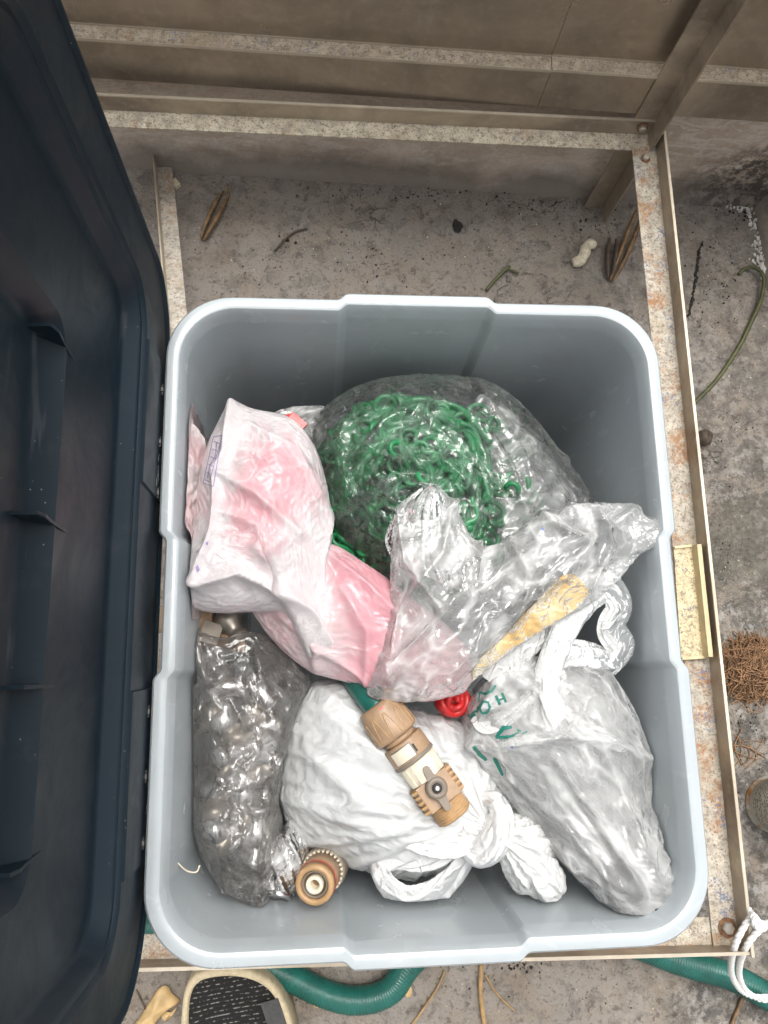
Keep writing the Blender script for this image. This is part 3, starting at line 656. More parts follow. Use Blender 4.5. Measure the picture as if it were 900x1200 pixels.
def film_obj(name, P, m, parent=None, lift=None, sub=1, flip=False, **k):
    n, mm = P.shape[:2]; f = gridf(n, mm)
    if flip: f = f[:, ::-1]
    o = obj(name, P.reshape(-1, 3), f.tolist(), m, parent, subsurf=sub, **k)
    if lift is not None:
        at_ = o.data.attributes.new('lift', 'FLOAT', 'POINT'); at_.data.foreach_set('value', lift.reshape(-1).astype(np.float32))
    return o
def disc(n):
    a = np.linspace(-1, 1, n); A, B = np.meshgrid(a, a, indexing='ij')
    c1 = np.abs(A) >= np.abs(B)
    r = np.where(c1, A, B)
    with np.errstate(divide='ignore', invalid='ignore'):
        th = np.where(c1, (np.pi / 4) * np.where(A == 0, 0, B / np.where(A == 0, 1, A)), np.pi / 2 - (np.pi / 4) * np.where(B == 0, 0, A / np.where(B == 0, 1, B)))
    th = np.where(r < 0, th + np.pi, th); return np.abs(r), np.mod(th, 2 * np.pi)
def blob(outline, centre, h, depth, n=110, end=150, squash=1.0, lumps=(), ridges=(), fans=(), seed=0, flat=1.0, zc=None):
    """closed pouch: seen from above it fills `outline` [(px, py, z)], domed by h, with `depth` below its rim"""
    O = np.array([atz(*p) for p in outline]); O = catmull(O, 360, True)
    C = atz(*centre); an = np.unwrap(np.arctan2(O[:, 1] - C[1], O[:, 0] - C[0]))
    if an[-1] < an[0]: O = O[::-1]
    r, th = disc(n); k = th / (2 * np.pi) * 360; i = k.astype(int) % 360; fr = (k - np.floor(k))[..., None]
    Oo = O[i] * (1 - fr) + O[(i + 1) % 360] * fr
    phi = r * math.radians(end); s = np.sin(phi) ** flat; c = np.cos(phi)
    s = np.where(phi > np.pi / 2, 0.35 + 0.65 * s, s)
    P = C[None, None] + (Oo - C) * s[..., None]
    ze = Oo[..., 2]; zc = C[2] if zc is None else zc
    up = ze * s ** 2 + (1 - s ** 2) * zc + h * np.clip(c, 0, 1) ** squash
    P[..., 2] = np.where(phi <= np.pi / 2, up, ze + depth * c)
    T = P.copy(); N = gnormals(T)
    if N[n // 2, n // 2, 2] < 0: N = -N
    w = np.clip(1.15 - r * math.radians(end) / (np.pi / 2), 0, 0.35) / 0.35
    Q = shape_extras(T, N, lumps, ridges, fans, seed)
    return T + (Q - T) * w[..., None]
def sheet(L_, R_, n, m, bulge=0.0, waves=0, amp=0.0, seed=0, prof=None):
    """open sheet ruled between two rails of (px, py, z)"""
    a = catmull([atz(*p) for p in L_], n); b = catmull([atz(*p) for p in R_], n); t = np.linspace(0, 1, m)[None, :, None]
    T = a[:, None] * (1 - t) + b[:, None] * t; N = gnormals(T)
    if N[n // 2, m // 2, 2] < 0: N = -N
    D = bulge * np.sin(np.pi * t[..., 0]) * np.ones((n, 1))
    if waves:
        g = RS(seed + 5); u = np.linspace(0, 1, n)[:, None]
        for k in range(4): D = D + amp / (k + 1) * (1 - 2 * np.abs(np.sin(np.pi * t[..., 0] * waves * (0.5 + 0.4 * k) + g.rand() * 6.28 + 0.8 * g.randn() * u + 0.3 * np.sin(u * 5 + g.rand() * 6))))
    return T + N * D[..., None]
def strip_tube(name, path, rad, m, parent, nseg=28, n=60, flat=0.4, pleat=7, amp=0.16, twist=1.5, seed=0, ex=1.04, sub=1, lift=0.0, **k):
    P = catmull([atz(*p) for p in path], n); v, f = tube_vf(P, rad, nseg, False, flat, pleat, amp, twist, seed)
    T = v.reshape(n, nseg, 3); T = np.concatenate([T, T[:, :1]], 1)
    g = RS(seed + 9); Q = T + gnormals(T) * (0.0012 * smooth_noise(g, n, nseg + 1, 14))[..., None]
    Q = relax(Q, T, 1.02, ex, 25, 0.05); Q[:, -1] = Q[:, 0] = (Q[:, 0] + Q[:, -1]) / 2
    if k.pop('clampb', True): Q = in_bin(Q, 0.001)
    return film_obj(name, Q, m, parent, np.full((n, nseg + 1), lift), sub, **k)
def drape_print(name, polys, surf, m, parent, off=0.0006, sub=6):
    """flat print: outlines in photo pixels laid on a surface"""
    dg = bpy.context.evaluated_depsgraph_get(); ev = surf.evaluated_get(dg); me = ev.to_mesh()
    base = np.array(LOC[surf.name]); co = np.zeros(len(me.vertices) * 3); me.vertices.foreach_get('co', co); co = co.reshape(-1, 3) + base
    tree = BVHTree.FromPolygons(co.tolist(), [tuple(p.vertices) for p in me.polygons]); ev.to_mesh_clear()
    bm = bmesh.new()
    for poly in polys:
        vs = [bm.verts.new((x, y, 0)) for x, y in poly]
        try: bm.faces.new(vs)
        except Exception: pass
    bmesh.ops.triangulate(bm, faces=bm.faces[:])
    for _ in range(sub):
        long = [e for e in bm.edges if e.calc_length() > 2.2]
        if not long: break
        bmesh.ops.subdivide_edges(bm, edges=long, cuts=1); bmesh.ops.triangulate(bm, faces=bm.faces[:])
    v = []; eye = Vector((0, 0, H))
    for q in bm.verts:
        d = Vector(at(q.co.x, q.co.y, 0.2)) - eye; d.normalize()
        hit = tree.ray_cast(eye, d)
        p = (hit[0] - d * off) if hit[0] is not None else None
        v.append(p)
    f = [[x.index for x in fc.verts] for fc in bm.faces if all(v[x.index] is not None for x in fc.verts)]
    bm.free()
    v = [tuple(p) if p is not None else (0, 0, 0.3) for p in v]
    used = sorted({i for q in f for i in q}); mp = {i: k for k, i in enumerate(used)}
    if not used: return None
    return obj(name, [v[i] for i in used], [[mp[i] for i in q] for q in f], m, parent)
def stroke(pts, w):
    P = np.array(pts, float); d = np.gradient(P, axis=0); d /= np.linalg.norm(d, axis=1)[:, None] + 1e-9; nn = np.stack([-d[:, 1], d[:, 0]], 1)
    w = np.full(len(P), w) if np.isscalar(w) else np.array(w); A, B = P + nn * w[:, None] / 2, P - nn * w[:, None] / 2
    return [[tuple(A[i]), tuple(A[i + 1]), tuple(B[i + 1]), tuple(B[i])] for i in range(len(P) - 1)]
# ================================================================ WHAT IS IN THE BIN
M['pink'] = mat_film('pink in white film', (0.76, 0.71, 0.715), 0.88, 0.3, 0.9, (22, 60, 170), 1.0, 0.55, col2=(0.76, 0.38, 0.42), pinkpos=(0.3, 0.7), soft=0.5, fk=0.4, lift=True, edge=0.2, vary=0.08, trans=0.25, crease=0.05)
M['pink2'] = mat_film('pink film', (0.76, 0.60, 0.61), 0.9, 0.28, 1.1, (24, 64, 180), 1.0, 0.70, col2=(0.76, 0.36, 0.405), pinkpos=(0.3, 0.7), lift=True, soft=0.5, fk=0.5, along=(-0.7, 0.5), edge=0.15, vary=0.08, trans=0.25, crease=0.05)
M['pinkdim'] = mat_film('pale pink film', (0.78, 0.69, 0.68), 0.75, 0.3, 0.8, (24, 64, 180), 1.0, 0.60, col2=(0.72, 0.47, 0.48), edge=0.2, vary=0.12, trans=0.3)
M['white'] = mat_film('white film', (0.70, 0.71, 0.705), 0.88, 0.32, 0.9, (20, 60, 170), 1.0, 0.55, along=(-0.35, 0.4), fk=0.5, soft=0.6, edge=0.1, vary=0.14, trans=0.22, crease=0.1)
M['whitetie'] = mat_film('white film gathered', (0.74, 0.74, 0.73), 0.97, 0.36, 0.7, (26, 70, 200), 1.0, 0.5, fk=0.5, edge=0.05, vary=0.03, trans=0.2, crease=0.02)
M['clear'] = mat_film('clear film', (0.84, 0.84, 0.82), 0.03, 0.08, 1.15, (20, 52, 140), 1.0, 0.60, edge=0.22, vary=0.07, crease=0.06, soft=0.0)
M['clear2'] = mat_film('crumpled clear film', (0.90, 0.90, 0.88), 0.21, 0.10, 1.8, (22, 66, 180), 1.0, 0.75, edge=0.45, vary=0.35, crease=0.42, trans=0.4, soft=0.0, along=(0.75, 0.4))
M['grey'] = mat_film('dusty clear film', (0.74, 0.70, 0.65), 0.12, 0.13, 1.3, (22, 60, 160), 1.0, 0.65, along=(1.4, 0.5), edge=0.3, vary=0.2, tint=(0.96, 0.955, 0.95), crease=0.16, soft=0.0)
M['haze'] = mat_film('milky film', (0.88, 0.885, 0.87), 0.24, 0.17, 1.2, (24, 60, 170), 1.0, 0.6, along=(-0.85, 0.3), fk=1.0, edge=0.4, vary=0.3, trans=0.25, crease=0.28, soft=0.0)
M['hazehandle'] = mat_film('milky gathered film', (0.84, 0.845, 0.83), 0.62, 0.25, 0.8, (30, 80, 200), 1.0, 0.45, fk=0.5, edge=0.3, vary=0.4, trans=0.25, crease=0.3, soft=0.3)
M['green'] = mat_plain('green plastic', (0.016, 0.175, 0.06), 0.34, var=0.3, sc=40, bump=0.05)
M['hosegreen'] = mat_plain('teal hose', (0.010, 0.105, 0.083), 0.35, var=0.25, sc=50)
M['tan'] = mat_plain('tan plastic', (0.345, 0.225, 0.135), 0.42, var=0.2, sc=90, bump=0.2, dirt=(0.26, 0.15, 0.08), dirt_lo=0.6)
M['tan2'] = mat_plain('orange tan plastic', (0.42, 0.26, 0.125), 0.38, var=0.2, sc=90)
M['ivory'] = mat_plain('ivory plastic', (0.66, 0.6, 0.47), 0.4, var=0.1, sc=70, dirt=(0.45, 0.38, 0.27), dirt_lo=0.6)
M['taupe'] = mat_plain('taupe plastic', (0.19, 0.155, 0.12), 0.45, var=0.2)
M['black'] = mat_plain('black rubber', (0.018, 0.017, 0.016), 0.55)
M['chrome'] = mat_plain('dull chrome', (0.62, 0.61, 0.6), 0.18, 0.95, var=0.2, sc=30)
M['darkmetal'] = mat_plain('dark metal', (0.30, 0.27, 0.23), 0.35, 0.7, var=0.4, sc=40)
M['red'] = mat_plain('red plastic', (0.55, 0.02, 0.02), 0.35, var=0.2)
M['redline'] = mat_plain('faded red line', (0.35, 0.06, 0.04), 0.5)
M['ink'] = mat_plain('green ink', (0.01, 0.16, 0.12), 0.45, var=0.2, sc=200)
M['inkp'] = mat_plain('purple ink', (0.28, 0.22, 0.42), 0.5, var=0.25, sc=300)
M['blue'] = mat_plain('blue ink', (0.08, 0.16, 0.42), 0.5)
M['charcoal'] = mat_plain('charcoal plastic', (0.035, 0.034, 0.036), 0.4, var=0.3)
M['tape'] = mat_film('yellowed sticky tape', (0.72, 0.58, 0.33), 0.98, 0.16, 0.7, (34, 90, 220), 1.0, 0.35, col2=(0.58, 0.38, 0.15), edge=0.0, vary=0.03, trans=0.15, pinkpos=(0.4, 0.62), crease=0.0)

# ---- white tied carrier bag
wb = thing('carrier_bag', 'opaque white carrier bag tied in a knot with a loose handle loop', 'bag', tuple(atz(450, 920, 0.12)), 'plastic bags in the bin')
T = blob([(327, 905, .20), (331, 872, .21), (343, 836, .225), (362, 806, .235), (380, 797, .24), (412, 803, .24), (452, 822, .24), (515, 838, .25), (560, 850, .25), (585, 885, .25), (604, 930, .24), (612, 965, .23), (596, 992, .22), (556, 1012, .215), (515, 1022, .21), (468, 1030, .205), (428, 1020, .20), (386, 1000, .195), (352, 985, .19), (334, 955, .195)],
         (462, 925, .235), 0.062, 0.17, 150, 152, 0.9, lumps=[(400, 880, .006, 28), (430, 960, .008, 30), (480, 880, .006, 26), (365, 930, .005, 24), (400, 830, .004, 20)],
         ridges=[([(360, 870), (420, 935), (500, 965)], .006, 9), ([(350, 940), (430, 965), (520, 985)], .005, 8), ([(380, 830), (440, 880), (520, 940)], .004, 8)],
         fans=[(560, 965, 56, .0032, 40, 170)], seed=1)
P, lf = settle(T, (1.025, 1.025), 1, (60, 45), 0.035, 0.002)
wbody = film_obj('bag_body', P, M['white'], wb, lf)
# gathered neck, knot, tail and loop
T = blob([(522, 920, .305), (548, 902, .31), (566, 912, .31), (582, 935, .315), (585, 962, .32), (566, 982, .315), (543, 970, .31), (528, 948, .305)], (568, 965, .315), 0.010, 0.05, 84, 130, fans=[(572, 968, 40, .004, 14, 40)], seed=2)
P, lf = settle(T, (1.05, 1.05), 2, (40, 30), 0.04, 0.002); film_obj('bag_neck', P, M['whitetie'], wb, lf)
strip_tube('handle_band', [(462, 915, .292), (450, 925, .298), (446, 940, .30), (456, 960, .304), (490, 978, .312), (525, 988, .318), (560, 988, .322)], [.010, .014, .016, .015, .015, .014, .010], M['whitetie'], wb, 36, 70, 0.45, 9, 0.16, 2.2, 3)
strip_tube('handle_band', [(572, 980, .322), (545, 962, .316), (520, 958, .308), (498, 940, .303), (482, 930, .298), (470, 915, .292)], [.012, .014, .013, .012, .012, .009], M['whitetie'], wb, 32, 60, 0.4, 8, 0.15, 1.8, 4)
strip_tube('handle_loop', [(566, 990, .318), (535, 985, .305), (500, 996, .298), (468, 1002, .292), (447, 1014, .285), (452, 1034, .28), (474, 1052, .279), (502, 1050, .281), (528, 1030, .287), (545, 1008, .295), (552, 990, .305)],
           [.009, .013, .016, .016, .012, .011, .013, .015, .014, .012, .009], M['whitetie'], wb, 36, 120, 0.28, 7, 0.16, 4.0, 5)
strip_tube('knot', [(566, 938, .322), (578, 938, .332), (586, 952, .340), (584, 975, .343), (576, 994, .338), (562, 1003, .330), (552, 996, .322), (556, 980, .318)], [.006, .010, .013, .014, .013, .012, .009, .006], M['whitetie'], wb, 36, 80, 0.8, 6, 0.12, 1.0, 6)
strip_tube('knot', [(552, 1000, .322), (568, 992, .334), (580, 980, .342), (590, 962, .336), (588, 948, .326)], [.007, .011, .013, .011, .007], M['whitetie'], wb, 36, 60, 0.75, 6, 0.12, 1.0, 7)
T = blob([(577, 965, .325), (592, 955, .325), (612, 956, .32), (633, 970, .315), (648, 995, .305), (658, 1020, .30), (662, 1040, .298), (652, 1052, .297), (640, 1060, .296), (622, 1048, .296), (606, 1046, .298), (594, 1026, .304), (583, 1000, .312), (575, 985, .32)],
         (612, 1000, .318), 0.022, 0.03, 120, 150, ridges=[([(585, 975), (610, 1010), (640, 1050)], .006, 5), ([(595, 965), (630, 1000), (652, 1040)], .006, 5)], fans=[(578, 975, 46, .0042, 22, 60)], seed=8)
P, lf = settle(T, (1.09, 1.09), 8, (60, 45), 0.02, 0.003); film_obj('knot_tail', P, M['whitetie'], wb, lf)

# ---- dusty clear bag of metal fittings at the left
gb = thing('clear_bag', 'dusty grey clear bag of metal fittings along the left wall of the bin', 'bag', tuple(atz(280, 900, 0.1)), 'plastic bags in the bin')
T = blob([(221, 745, .295), (236, 742, .30), (262, 748, .30), (300, 742, .29), (345, 772, .27), (362, 800, .255), (346, 840, .25), (332, 890, .245), (326, 935, .24), (330, 965, .235), (322, 1010, .24), (310, 1060, .268), (288, 1056, .262), (264, 1042, .255), (240, 1008, .235), (226, 955, .22), (218, 880, .23), (219, 810, .26)],
         (282, 890, .25), 0.038, 0.16, 140, 150, lumps=[(255, 960, .008, 22), (285, 900, .008, 24), (265, 840, .006, 22), (300, 990, .004, 18), (310, 850, .006, 24)],
         ridges=[([(262, 800), (285, 850), (262, 905), (250, 960)], .006, 5), ([(300, 770), (318, 840), (312, 920)], .006, 5), ([(228, 760), (245, 800), (265, 790)], .006, 5), ([(240, 945), (300, 915), (325, 880)], .005, 4), ([(262, 980), (264, 1042)], .006, 4)], seed=11)
P, lf = settle(T, (1.05, 1.05), 11, (60, 60), 0.05, 0.0016); film_obj('bag_film', P, M['grey'], gb, lf)
# fittings inside it, and the loose ones above
def elbow(r, R_): 
    a = np.linspace(0, math.pi / 2, 9); return MB().tube([(R_ * math.cos(t), R_ * math.sin(t), 0) for t in a], r, 14)
def fit_ball():
    b = MB(); b.lathe([(0.001, -.016), (.009, -.0135), (.0145, -.007), (.016, 0), (.0145, .007), (.009, .0135), (.0085, .02), (.011, .0205), (.011, .027), (.004, .0275)], 22); return b
def fit_nut():
    b = MB(); b.lathe([(.007, -.014), (.0125, -.0135), (.0125, -.006), (.0165, -.005), (.0165, .005), (.0115, .006), (.0115, .015), (.0085, .0155), (.008, .004), (.0075, -.01)], 8); return b
fit_kinds = [('pipe_elbow', elbow(.0105, .022), 'chrome'), ('ball_fitting', fit_ball(), 'chrome'), ('pipe_coupling', fit_nut(), 'darkmetal')]
fit_first = {}
g = RS(12)
def place_fit(k, p, rot, label, group, mat=None):
    nm, mbx, mt = fit_kinds[k]
    if k not in fit_first or mat:
        o = mbx.build(nm, mat or M[mt]); 
        if not mat: fit_first[k] = o
    else:
        o = fit_first[k].copy(); COL.objects.link(o)
    LOC[o.name] = np.array(p); o.location = p; o.rotation_euler = rot; o.scale = (.95, .95, .95)
    return put(o, label, 'pipe fitting', group)
for (px, py, z, k) in [(250, 972, .25, 1), (268, 945, .24, 0), (242, 925, .235, 1), (290, 958, .235, 2), (262, 900, .25, 2), (286, 912, .25, 1), (310, 930, .235, 0), (250, 870, .25, 0), (278, 862, .26, 2), (300, 880, .255, 1), (240, 838, .255, 2), (268, 825, .265, 0), (300, 835, .26, 2), (330, 850, .235, 1), (320, 808, .25, 0), (278, 1000, .225, 0), (258, 985, .24, 2), (300, 975, .24, 1), (252, 950, .24, 2), (275, 880, .255, 1), (312, 900, .24, 2), (262, 845, .26, 1), (290, 850, .26, 0), (312, 870, .25, 1), (285, 930, .245, 1), (262, 920, .245, 0)]:
    place_fit(k, tuple(atz(min(max(px, 252), 318), py, z + .004)), tuple(g.rand(3) * 6), ['bent metal pipe elbow inside the dusty clear bag', 'round metal ball fitting inside the dusty clear bag', 'dark hexagonal metal coupling inside the dusty clear bag'][k], 'metal fittings in the dusty clear bag')
o = place_fit(1, tuple(atz(268, 728, .268)), (1.2, .3, .5), 'dark round metal fitting between the pink bag and the dusty clear bag', None, M['darkmetal'])
sp = thing('hose_fitting', 'tan ribbed hose fitting half hidden under the pink bag', 'hose fitting', tuple(atz(225, 725, .262)))
Mx = Matrix.Translation(Vector(atz(222, 724, .266))) @ Vector((1, .05, -.1)).to_track_quat('Z', 'Y').to_matrix().to_4x4()
MB().lathe([(.004, -.03), (.013, -.03), (.014, -.012), (.0125, -.011), (.0125, .004)], 22, Mx).build('collar', M['tan'], sp)
MB().lathe([(.0125, .0042), (.016, .0045), (.016, .014), (.0135, .015), (.0135, .022), (.006, .0225)], 22, Mx).build('sleeve', M['tan'], sp)
Mx = Matrix.Translation(Vector(atz(262, 748, .262))) @ Vector((1, -.1, 0)).to_track_quat('Z', 'Y').to_matrix().to_4x4()
o = MB().lathe([(.003, -.03), (.009, -.03), (.0095, .01), (.012, .0105), (.012, .022), (.005, .0225)], 18, Mx).build('hose_fitting', M['tan'], label='tan pipe end poking from the mouth of the dusty clear bag', cat='hose fitting')
o = MB().bar(atz(236, 738, .285), atz(258, 745, .285), .02, .004).build('paper_tag', M['taupe'], smooth=False, label='small brown card at the mouth of the dusty clear bag', cat='card')

# ---- steel pipe piece wrapped in clear film
wp = thing('wrapped_pipe', 'short chrome pipe wrapped in shiny clear film near the tan hose connector', 'pipe', tuple(atz(328, 1020, .235)))
ax = atz(326, 1050, .262) - atz(342, 975, .225); Lp = np.linalg.norm(ax)
Mx = Matrix.Translation(Vector(atz(342, 975, .225))) @ Vector(ax).to_track_quat('Z', 'Y').to_matrix().to_4x4()
MB().lathe([(.011, 0), (.0125, .002), (.0125, Lp - .003), (.0135, Lp - .002), (.0135, Lp + .002), (.010, Lp + .003), (.009, Lp - .004), (.0001, Lp - .005)], 28, Mx).build('pipe', M['chrome'], wp)
Pt = [tuple(np.array(atz(345, 962, .225)) * (1 - t) + np.array(atz(327, 1046, .258)) * t) for t in np.linspace(0, 1, 60)]
v, f = tube_vf(Pt, [.006, .017, .0185, .0175, .0165], 40, False, 1.0, 6, .14, 3.0, 5); T = v.reshape(60, 40, 3); T = np.concatenate([T, T[:, :1]], 1)
Q = relax(T + gnormals(T) * (.0015 * smooth_noise(RS(3), 60, 41, 16))[..., None], T, 1.05, 1.06, 30, .04); film_obj('wrapping', Q, M['clear2'], wp, None)

# ---- round tan hose connector seen end on
hc = thing('hose_connector', 'round tan hose connector standing end up at the front wall of the bin', 'hose connector', tuple(atz(385, 1010, .23)))
c1 = at(368, 1038, .352); c0 = at(386, 1008, .285); ax = Vector(c1 - c0); Lc = ax.length
Mx = Matrix.Translation(Vector(c0)) @ ax.to_track_quat('Z', 'Y').to_matrix().to_4x4() @ Matrix.Diagonal((.8, .8, 1, 1))
MB().lathe([(.014, 0), (.0255, .0), (.0265, .006), (.0265, Lc * .40), (.025, Lc * .44), (.020, Lc * .44)], 36, Mx).build('collar', M['taupe'], hc)
mb = MB()
for k in range(28):
    a = 2 * math.pi * k / 28; r0, r1 = .0225, .0248
    pts = [(r * math.cos(a + d), r * math.sin(a + d), z) for z in (Lc * .43, Lc * .50) for r, d in ((r0, -.06), (r1, -.06), (r1, .06), (r0, .06))]
    mb.hexa([Mx @ Vector(p) for p in pts[:4]], [Mx @ Vector(p) for p in pts[4:]])
mb.build('knurl_ring', M['ivory'], hc, smooth=False)
MB().lathe([(.0225, Lc * .42), (.0225, Lc * .80), (.0216, Lc * .81), (.0216, Lc * .83)], 40, Mx).build('sleeve', M['tan'], hc)
MB().lathe([(.0228, Lc * .80), (.0229, Lc * .807), (.0229, Lc * .815), (.0228, Lc * .825)], 40, Mx).build('red_line', M['redline'], hc)
MB().lathe([(.0222, Lc * .83), (.0222, Lc * .97), (.0212, Lc), (.0165, Lc), (.0155, Lc * .97), (.0155, Lc * .7)], 40, Mx).build('end_ring', M['tan2'], hc)
MB().lathe([(.0152, Lc * .7), (.0152, Lc * .955), (.0138, Lc * .965), (.0125, Lc * .95), (.0125, Lc * .72)], 36, Mx).build('seal_ring', M['taupe'], hc)
MB().lathe([(.0124, Lc * .72), (.0120, Lc * .80), (.0102, Lc * .80)], 30, Mx).build('gap_shade_ring', M['black'], hc)  # black ring stands in for the shade inside the recess
MB().lathe([(.0100, Lc * .70), (.0100, Lc * .98), (.0094, Lc), (.0062, Lc), (.0048, Lc * .95), (.0046, Lc * .72), (.0001, Lc * .70)], 30, Mx).build('nozzle', M['ivory'], hc)

# ---- milky carrier bag at the right, with green print
mb_ = thing('carrier_bag', 'milky see-through carrier bag with green printing in the front right corner', 'bag', tuple(atz(670, 920, 0.15)), 'plastic bags in the bin')
T = blob([(546, 842, .315), (560, 812, .33), (582, 785, .34), (606, 772, .345), (640, 768, .345), (682, 772, .34), (710, 786, .335), (730, 815, .325), (748, 850, .315), (762, 895, .305), (768, 945, .30), (780, 990, .33), (790, 1030, .352), (793, 1060, .362), (770, 1080, .366), (735, 1076, .362), (700, 1052, .345), (668, 1020, .32), (636, 985, .285), (606, 948, .28), (580, 915, .285), (556, 880, .30)],
         (668, 900, .31), 0.042, 0.17, 170, 150, lumps=[(690, 860, .008, 40), (600, 850, .008, 26), (740, 1030, .010, 22), (640, 930, .005, 26)],
         ridges=[([(552, 868), (600, 868), (660, 862), (715, 868), (752, 890)], .012, 7), ([(600, 905), (660, 960), (720, 1035)], .009, 6), ([(650, 890), (700, 960), (748, 1045)], .009, 6), ([(700, 880), (740, 960), (770, 1040)], .007, 6), ([(580, 800), (560, 850), (572, 900), (620, 955), (680, 1020)], .006, 5), ([(560, 830), (600, 830), (640, 800)], .006, 6), ([(700, 790), (680, 830), (660, 860)], .006, 6)],
         fans=[(757, 1062, 40, .0022, 60, 260), (560, 860, 20, .002, 20, 60)], seed=21)
P, lf = settle(T, (1.02, 1.02), 21, (60, 60), 0.05, 0.0009); hbody = film_obj('bag_body', P, M['haze'], mb_, lf)
T = blob([(575, 850, .29), (600, 800, .30), (650, 785, .30), (705, 800, .30), (735, 850, .295), (748, 920, .285), (760, 990, .30), (755, 1030, .31), (715, 1020, .30), (670, 985, .28), (625, 930, .27), (590, 890, .275)], (668, 900, .285), .03, .1, 100, 140, lumps=[(640, 850, .010, 22), (700, 900, .010, 24), (680, 960, .008, 18)], fans=[(750, 1050, 24, .004, 40, 200)], seed=29)
P, lf = settle(T, (1.08, 1.08), 29, (50, 40), .03, .003); film_obj('inner_fold', P, M['haze'], mb_, lf)
# handles of the milky bag
strip_tube('handle', [(632, 850, .365), (640, 800, .372), (655, 755, .382), (672, 720, .388), (694, 694, .386), (715, 690, .378), (726, 712, .370), (716, 735, .362), (728, 758, .352), (712, 785, .345)],
           [.009, .013, .014, .014, .015, .016, .015, .016, .016, .010], M['hazehandle'], mb_, 36, 120, 0.35, 6, 0.15, 2.5, 22)
strip_tube('handle', [(575, 800, .352), (600, 768, .360), (625, 742, .366), (648, 718, .370), (668, 704, .372)], [.010, .015, .016, .014, .008], M['hazehandle'], mb_, 32, 70, 0.3, 6, 0.15, 1.5, 23)
strip_tube('handle', [(608, 792, .36), (612, 765, .368), (624, 735, .374), (640, 712, .376)], [.008, .012, .012, .008], M['hazehandle'], mb_, 28, 60, 0.3, 6, 0.15, 1.0, 26)
strip_tube('handle', [(646, 775, .368), (672, 766, .366), (700, 770, .360), (722, 776, .352)], [.009, .012, .012, .008], M['hazehandle'], mb_, 30, 60, 0.4, 6, 0.15, 1.2, 24)
strip_tube('twisted_fold', [(640, 792, .376), (643, 815, .382), (648, 838, .384), (655, 862, .378)], [.006, .011, .0115, .009], M['whitetie'], mb_, 30, 50, 0.6, 5, 0.16, 1.6, 25)
strip_tube('mouth_fold', [(560, 862, .347), (585, 872, .352), (620, 868, .354), (660, 860, .356), (700, 862, .352), (735, 880, .342)], [.004, .007, .006, .006, .007, .004], M['hazehandle'], mb_, 24, 80, 0.5, 5, 0.2, 3.0, 27)
strip_tube('mouth_fold', [(556, 840, .345), (570, 852, .356), (592, 842, .362), (622, 818, .368), (645, 790, .374)], [.005, .009, .008, .007, .005], M['hazehandle'], mb_, 24, 80, 0.5, 5, 0.2, 2.0, 28)
# its dark contents
o = obj('shoe_brush', *(lambda B: (B.v, B.f))(MB().lathe([(.002, -.03), (.014, -.028), (.021, -.01), (.021, .02), (.014, .03), (.001, .031)], 20, Matrix.Translation(Vector(atz(742, 1046, .352))) @ Matrix.Rotation(.9, 4, 'Z') @ Matrix.Rotation(1.5, 4, 'X'))), M['charcoal'], label='dark lump inside the tip of the milky carrier bag', cat='bag contents')
o.name = 'dark_lump'
MB().lathe([(.002, -.05), (.008, -.045), (.011, 0), (.006, .05), (.001, .052)], 16, Matrix.Translation(Vector(atz(712, 990, .335))) @ Matrix.Rotation(.6, 4, 'Z') @ Matrix.Rotation(1.5, 4, 'X')).build('dark_rod', M['charcoal'], label='slim dark rod showing faintly inside the milky carrier bag', cat='bag contents')
# green print
H1 = stroke([(581, 815), (586, 826)], 3.4) + stroke([(588, 812), (593, 823)], 3.0) + stroke([(583, 821), (591, 818)], 2.2)
O1 = stroke([(563, 827), (566, 822), (572, 823), (574, 829), (571, 835), (565, 836), (562, 831), (563, 827)], 3.0)
X1 = stroke([(548, 838), (553, 840), (557, 837)], 3.4) + stroke([(551, 842), (554, 835), (559, 833)], 2.6) + stroke([(560, 828), (559, 835)], 2.2)
ARC = stroke([(561, 811), (568, 813), (576, 810), (581, 803)], [1.5, 3.2, 3.4, 2.4]) + stroke([(562, 812), (561, 822)], 1.6)
TRI = [[(568, 799), (571, 793), (574, 798)]]
DIA = stroke([(581, 864), (590, 853), (600, 852)], [3, 6, 3]) + stroke([(581, 864), (592, 864), (603, 862)], [3, 4, 2]) + stroke([(600, 862), (608, 858)], 1.6) + stroke([(606, 855), (610, 857)], 2.0) + stroke([(612, 860), (618, 857)], 1.4)
BAR = stroke([(555, 875), (562, 884), (570, 891)], [4, 5, 3.5]) + stroke([(579, 888), (584, 898), (589, 909)], [4, 4.6, 3])
drape_print('green_print', H1 + O1 + X1 + ARC + TRI + DIA + BAR, hbody, M['ink'], mb_)
drape_print('blue_dot', [[(598, 876), (600, 874), (602, 876), (600, 878)]], hbody, M['blue'], mb_)

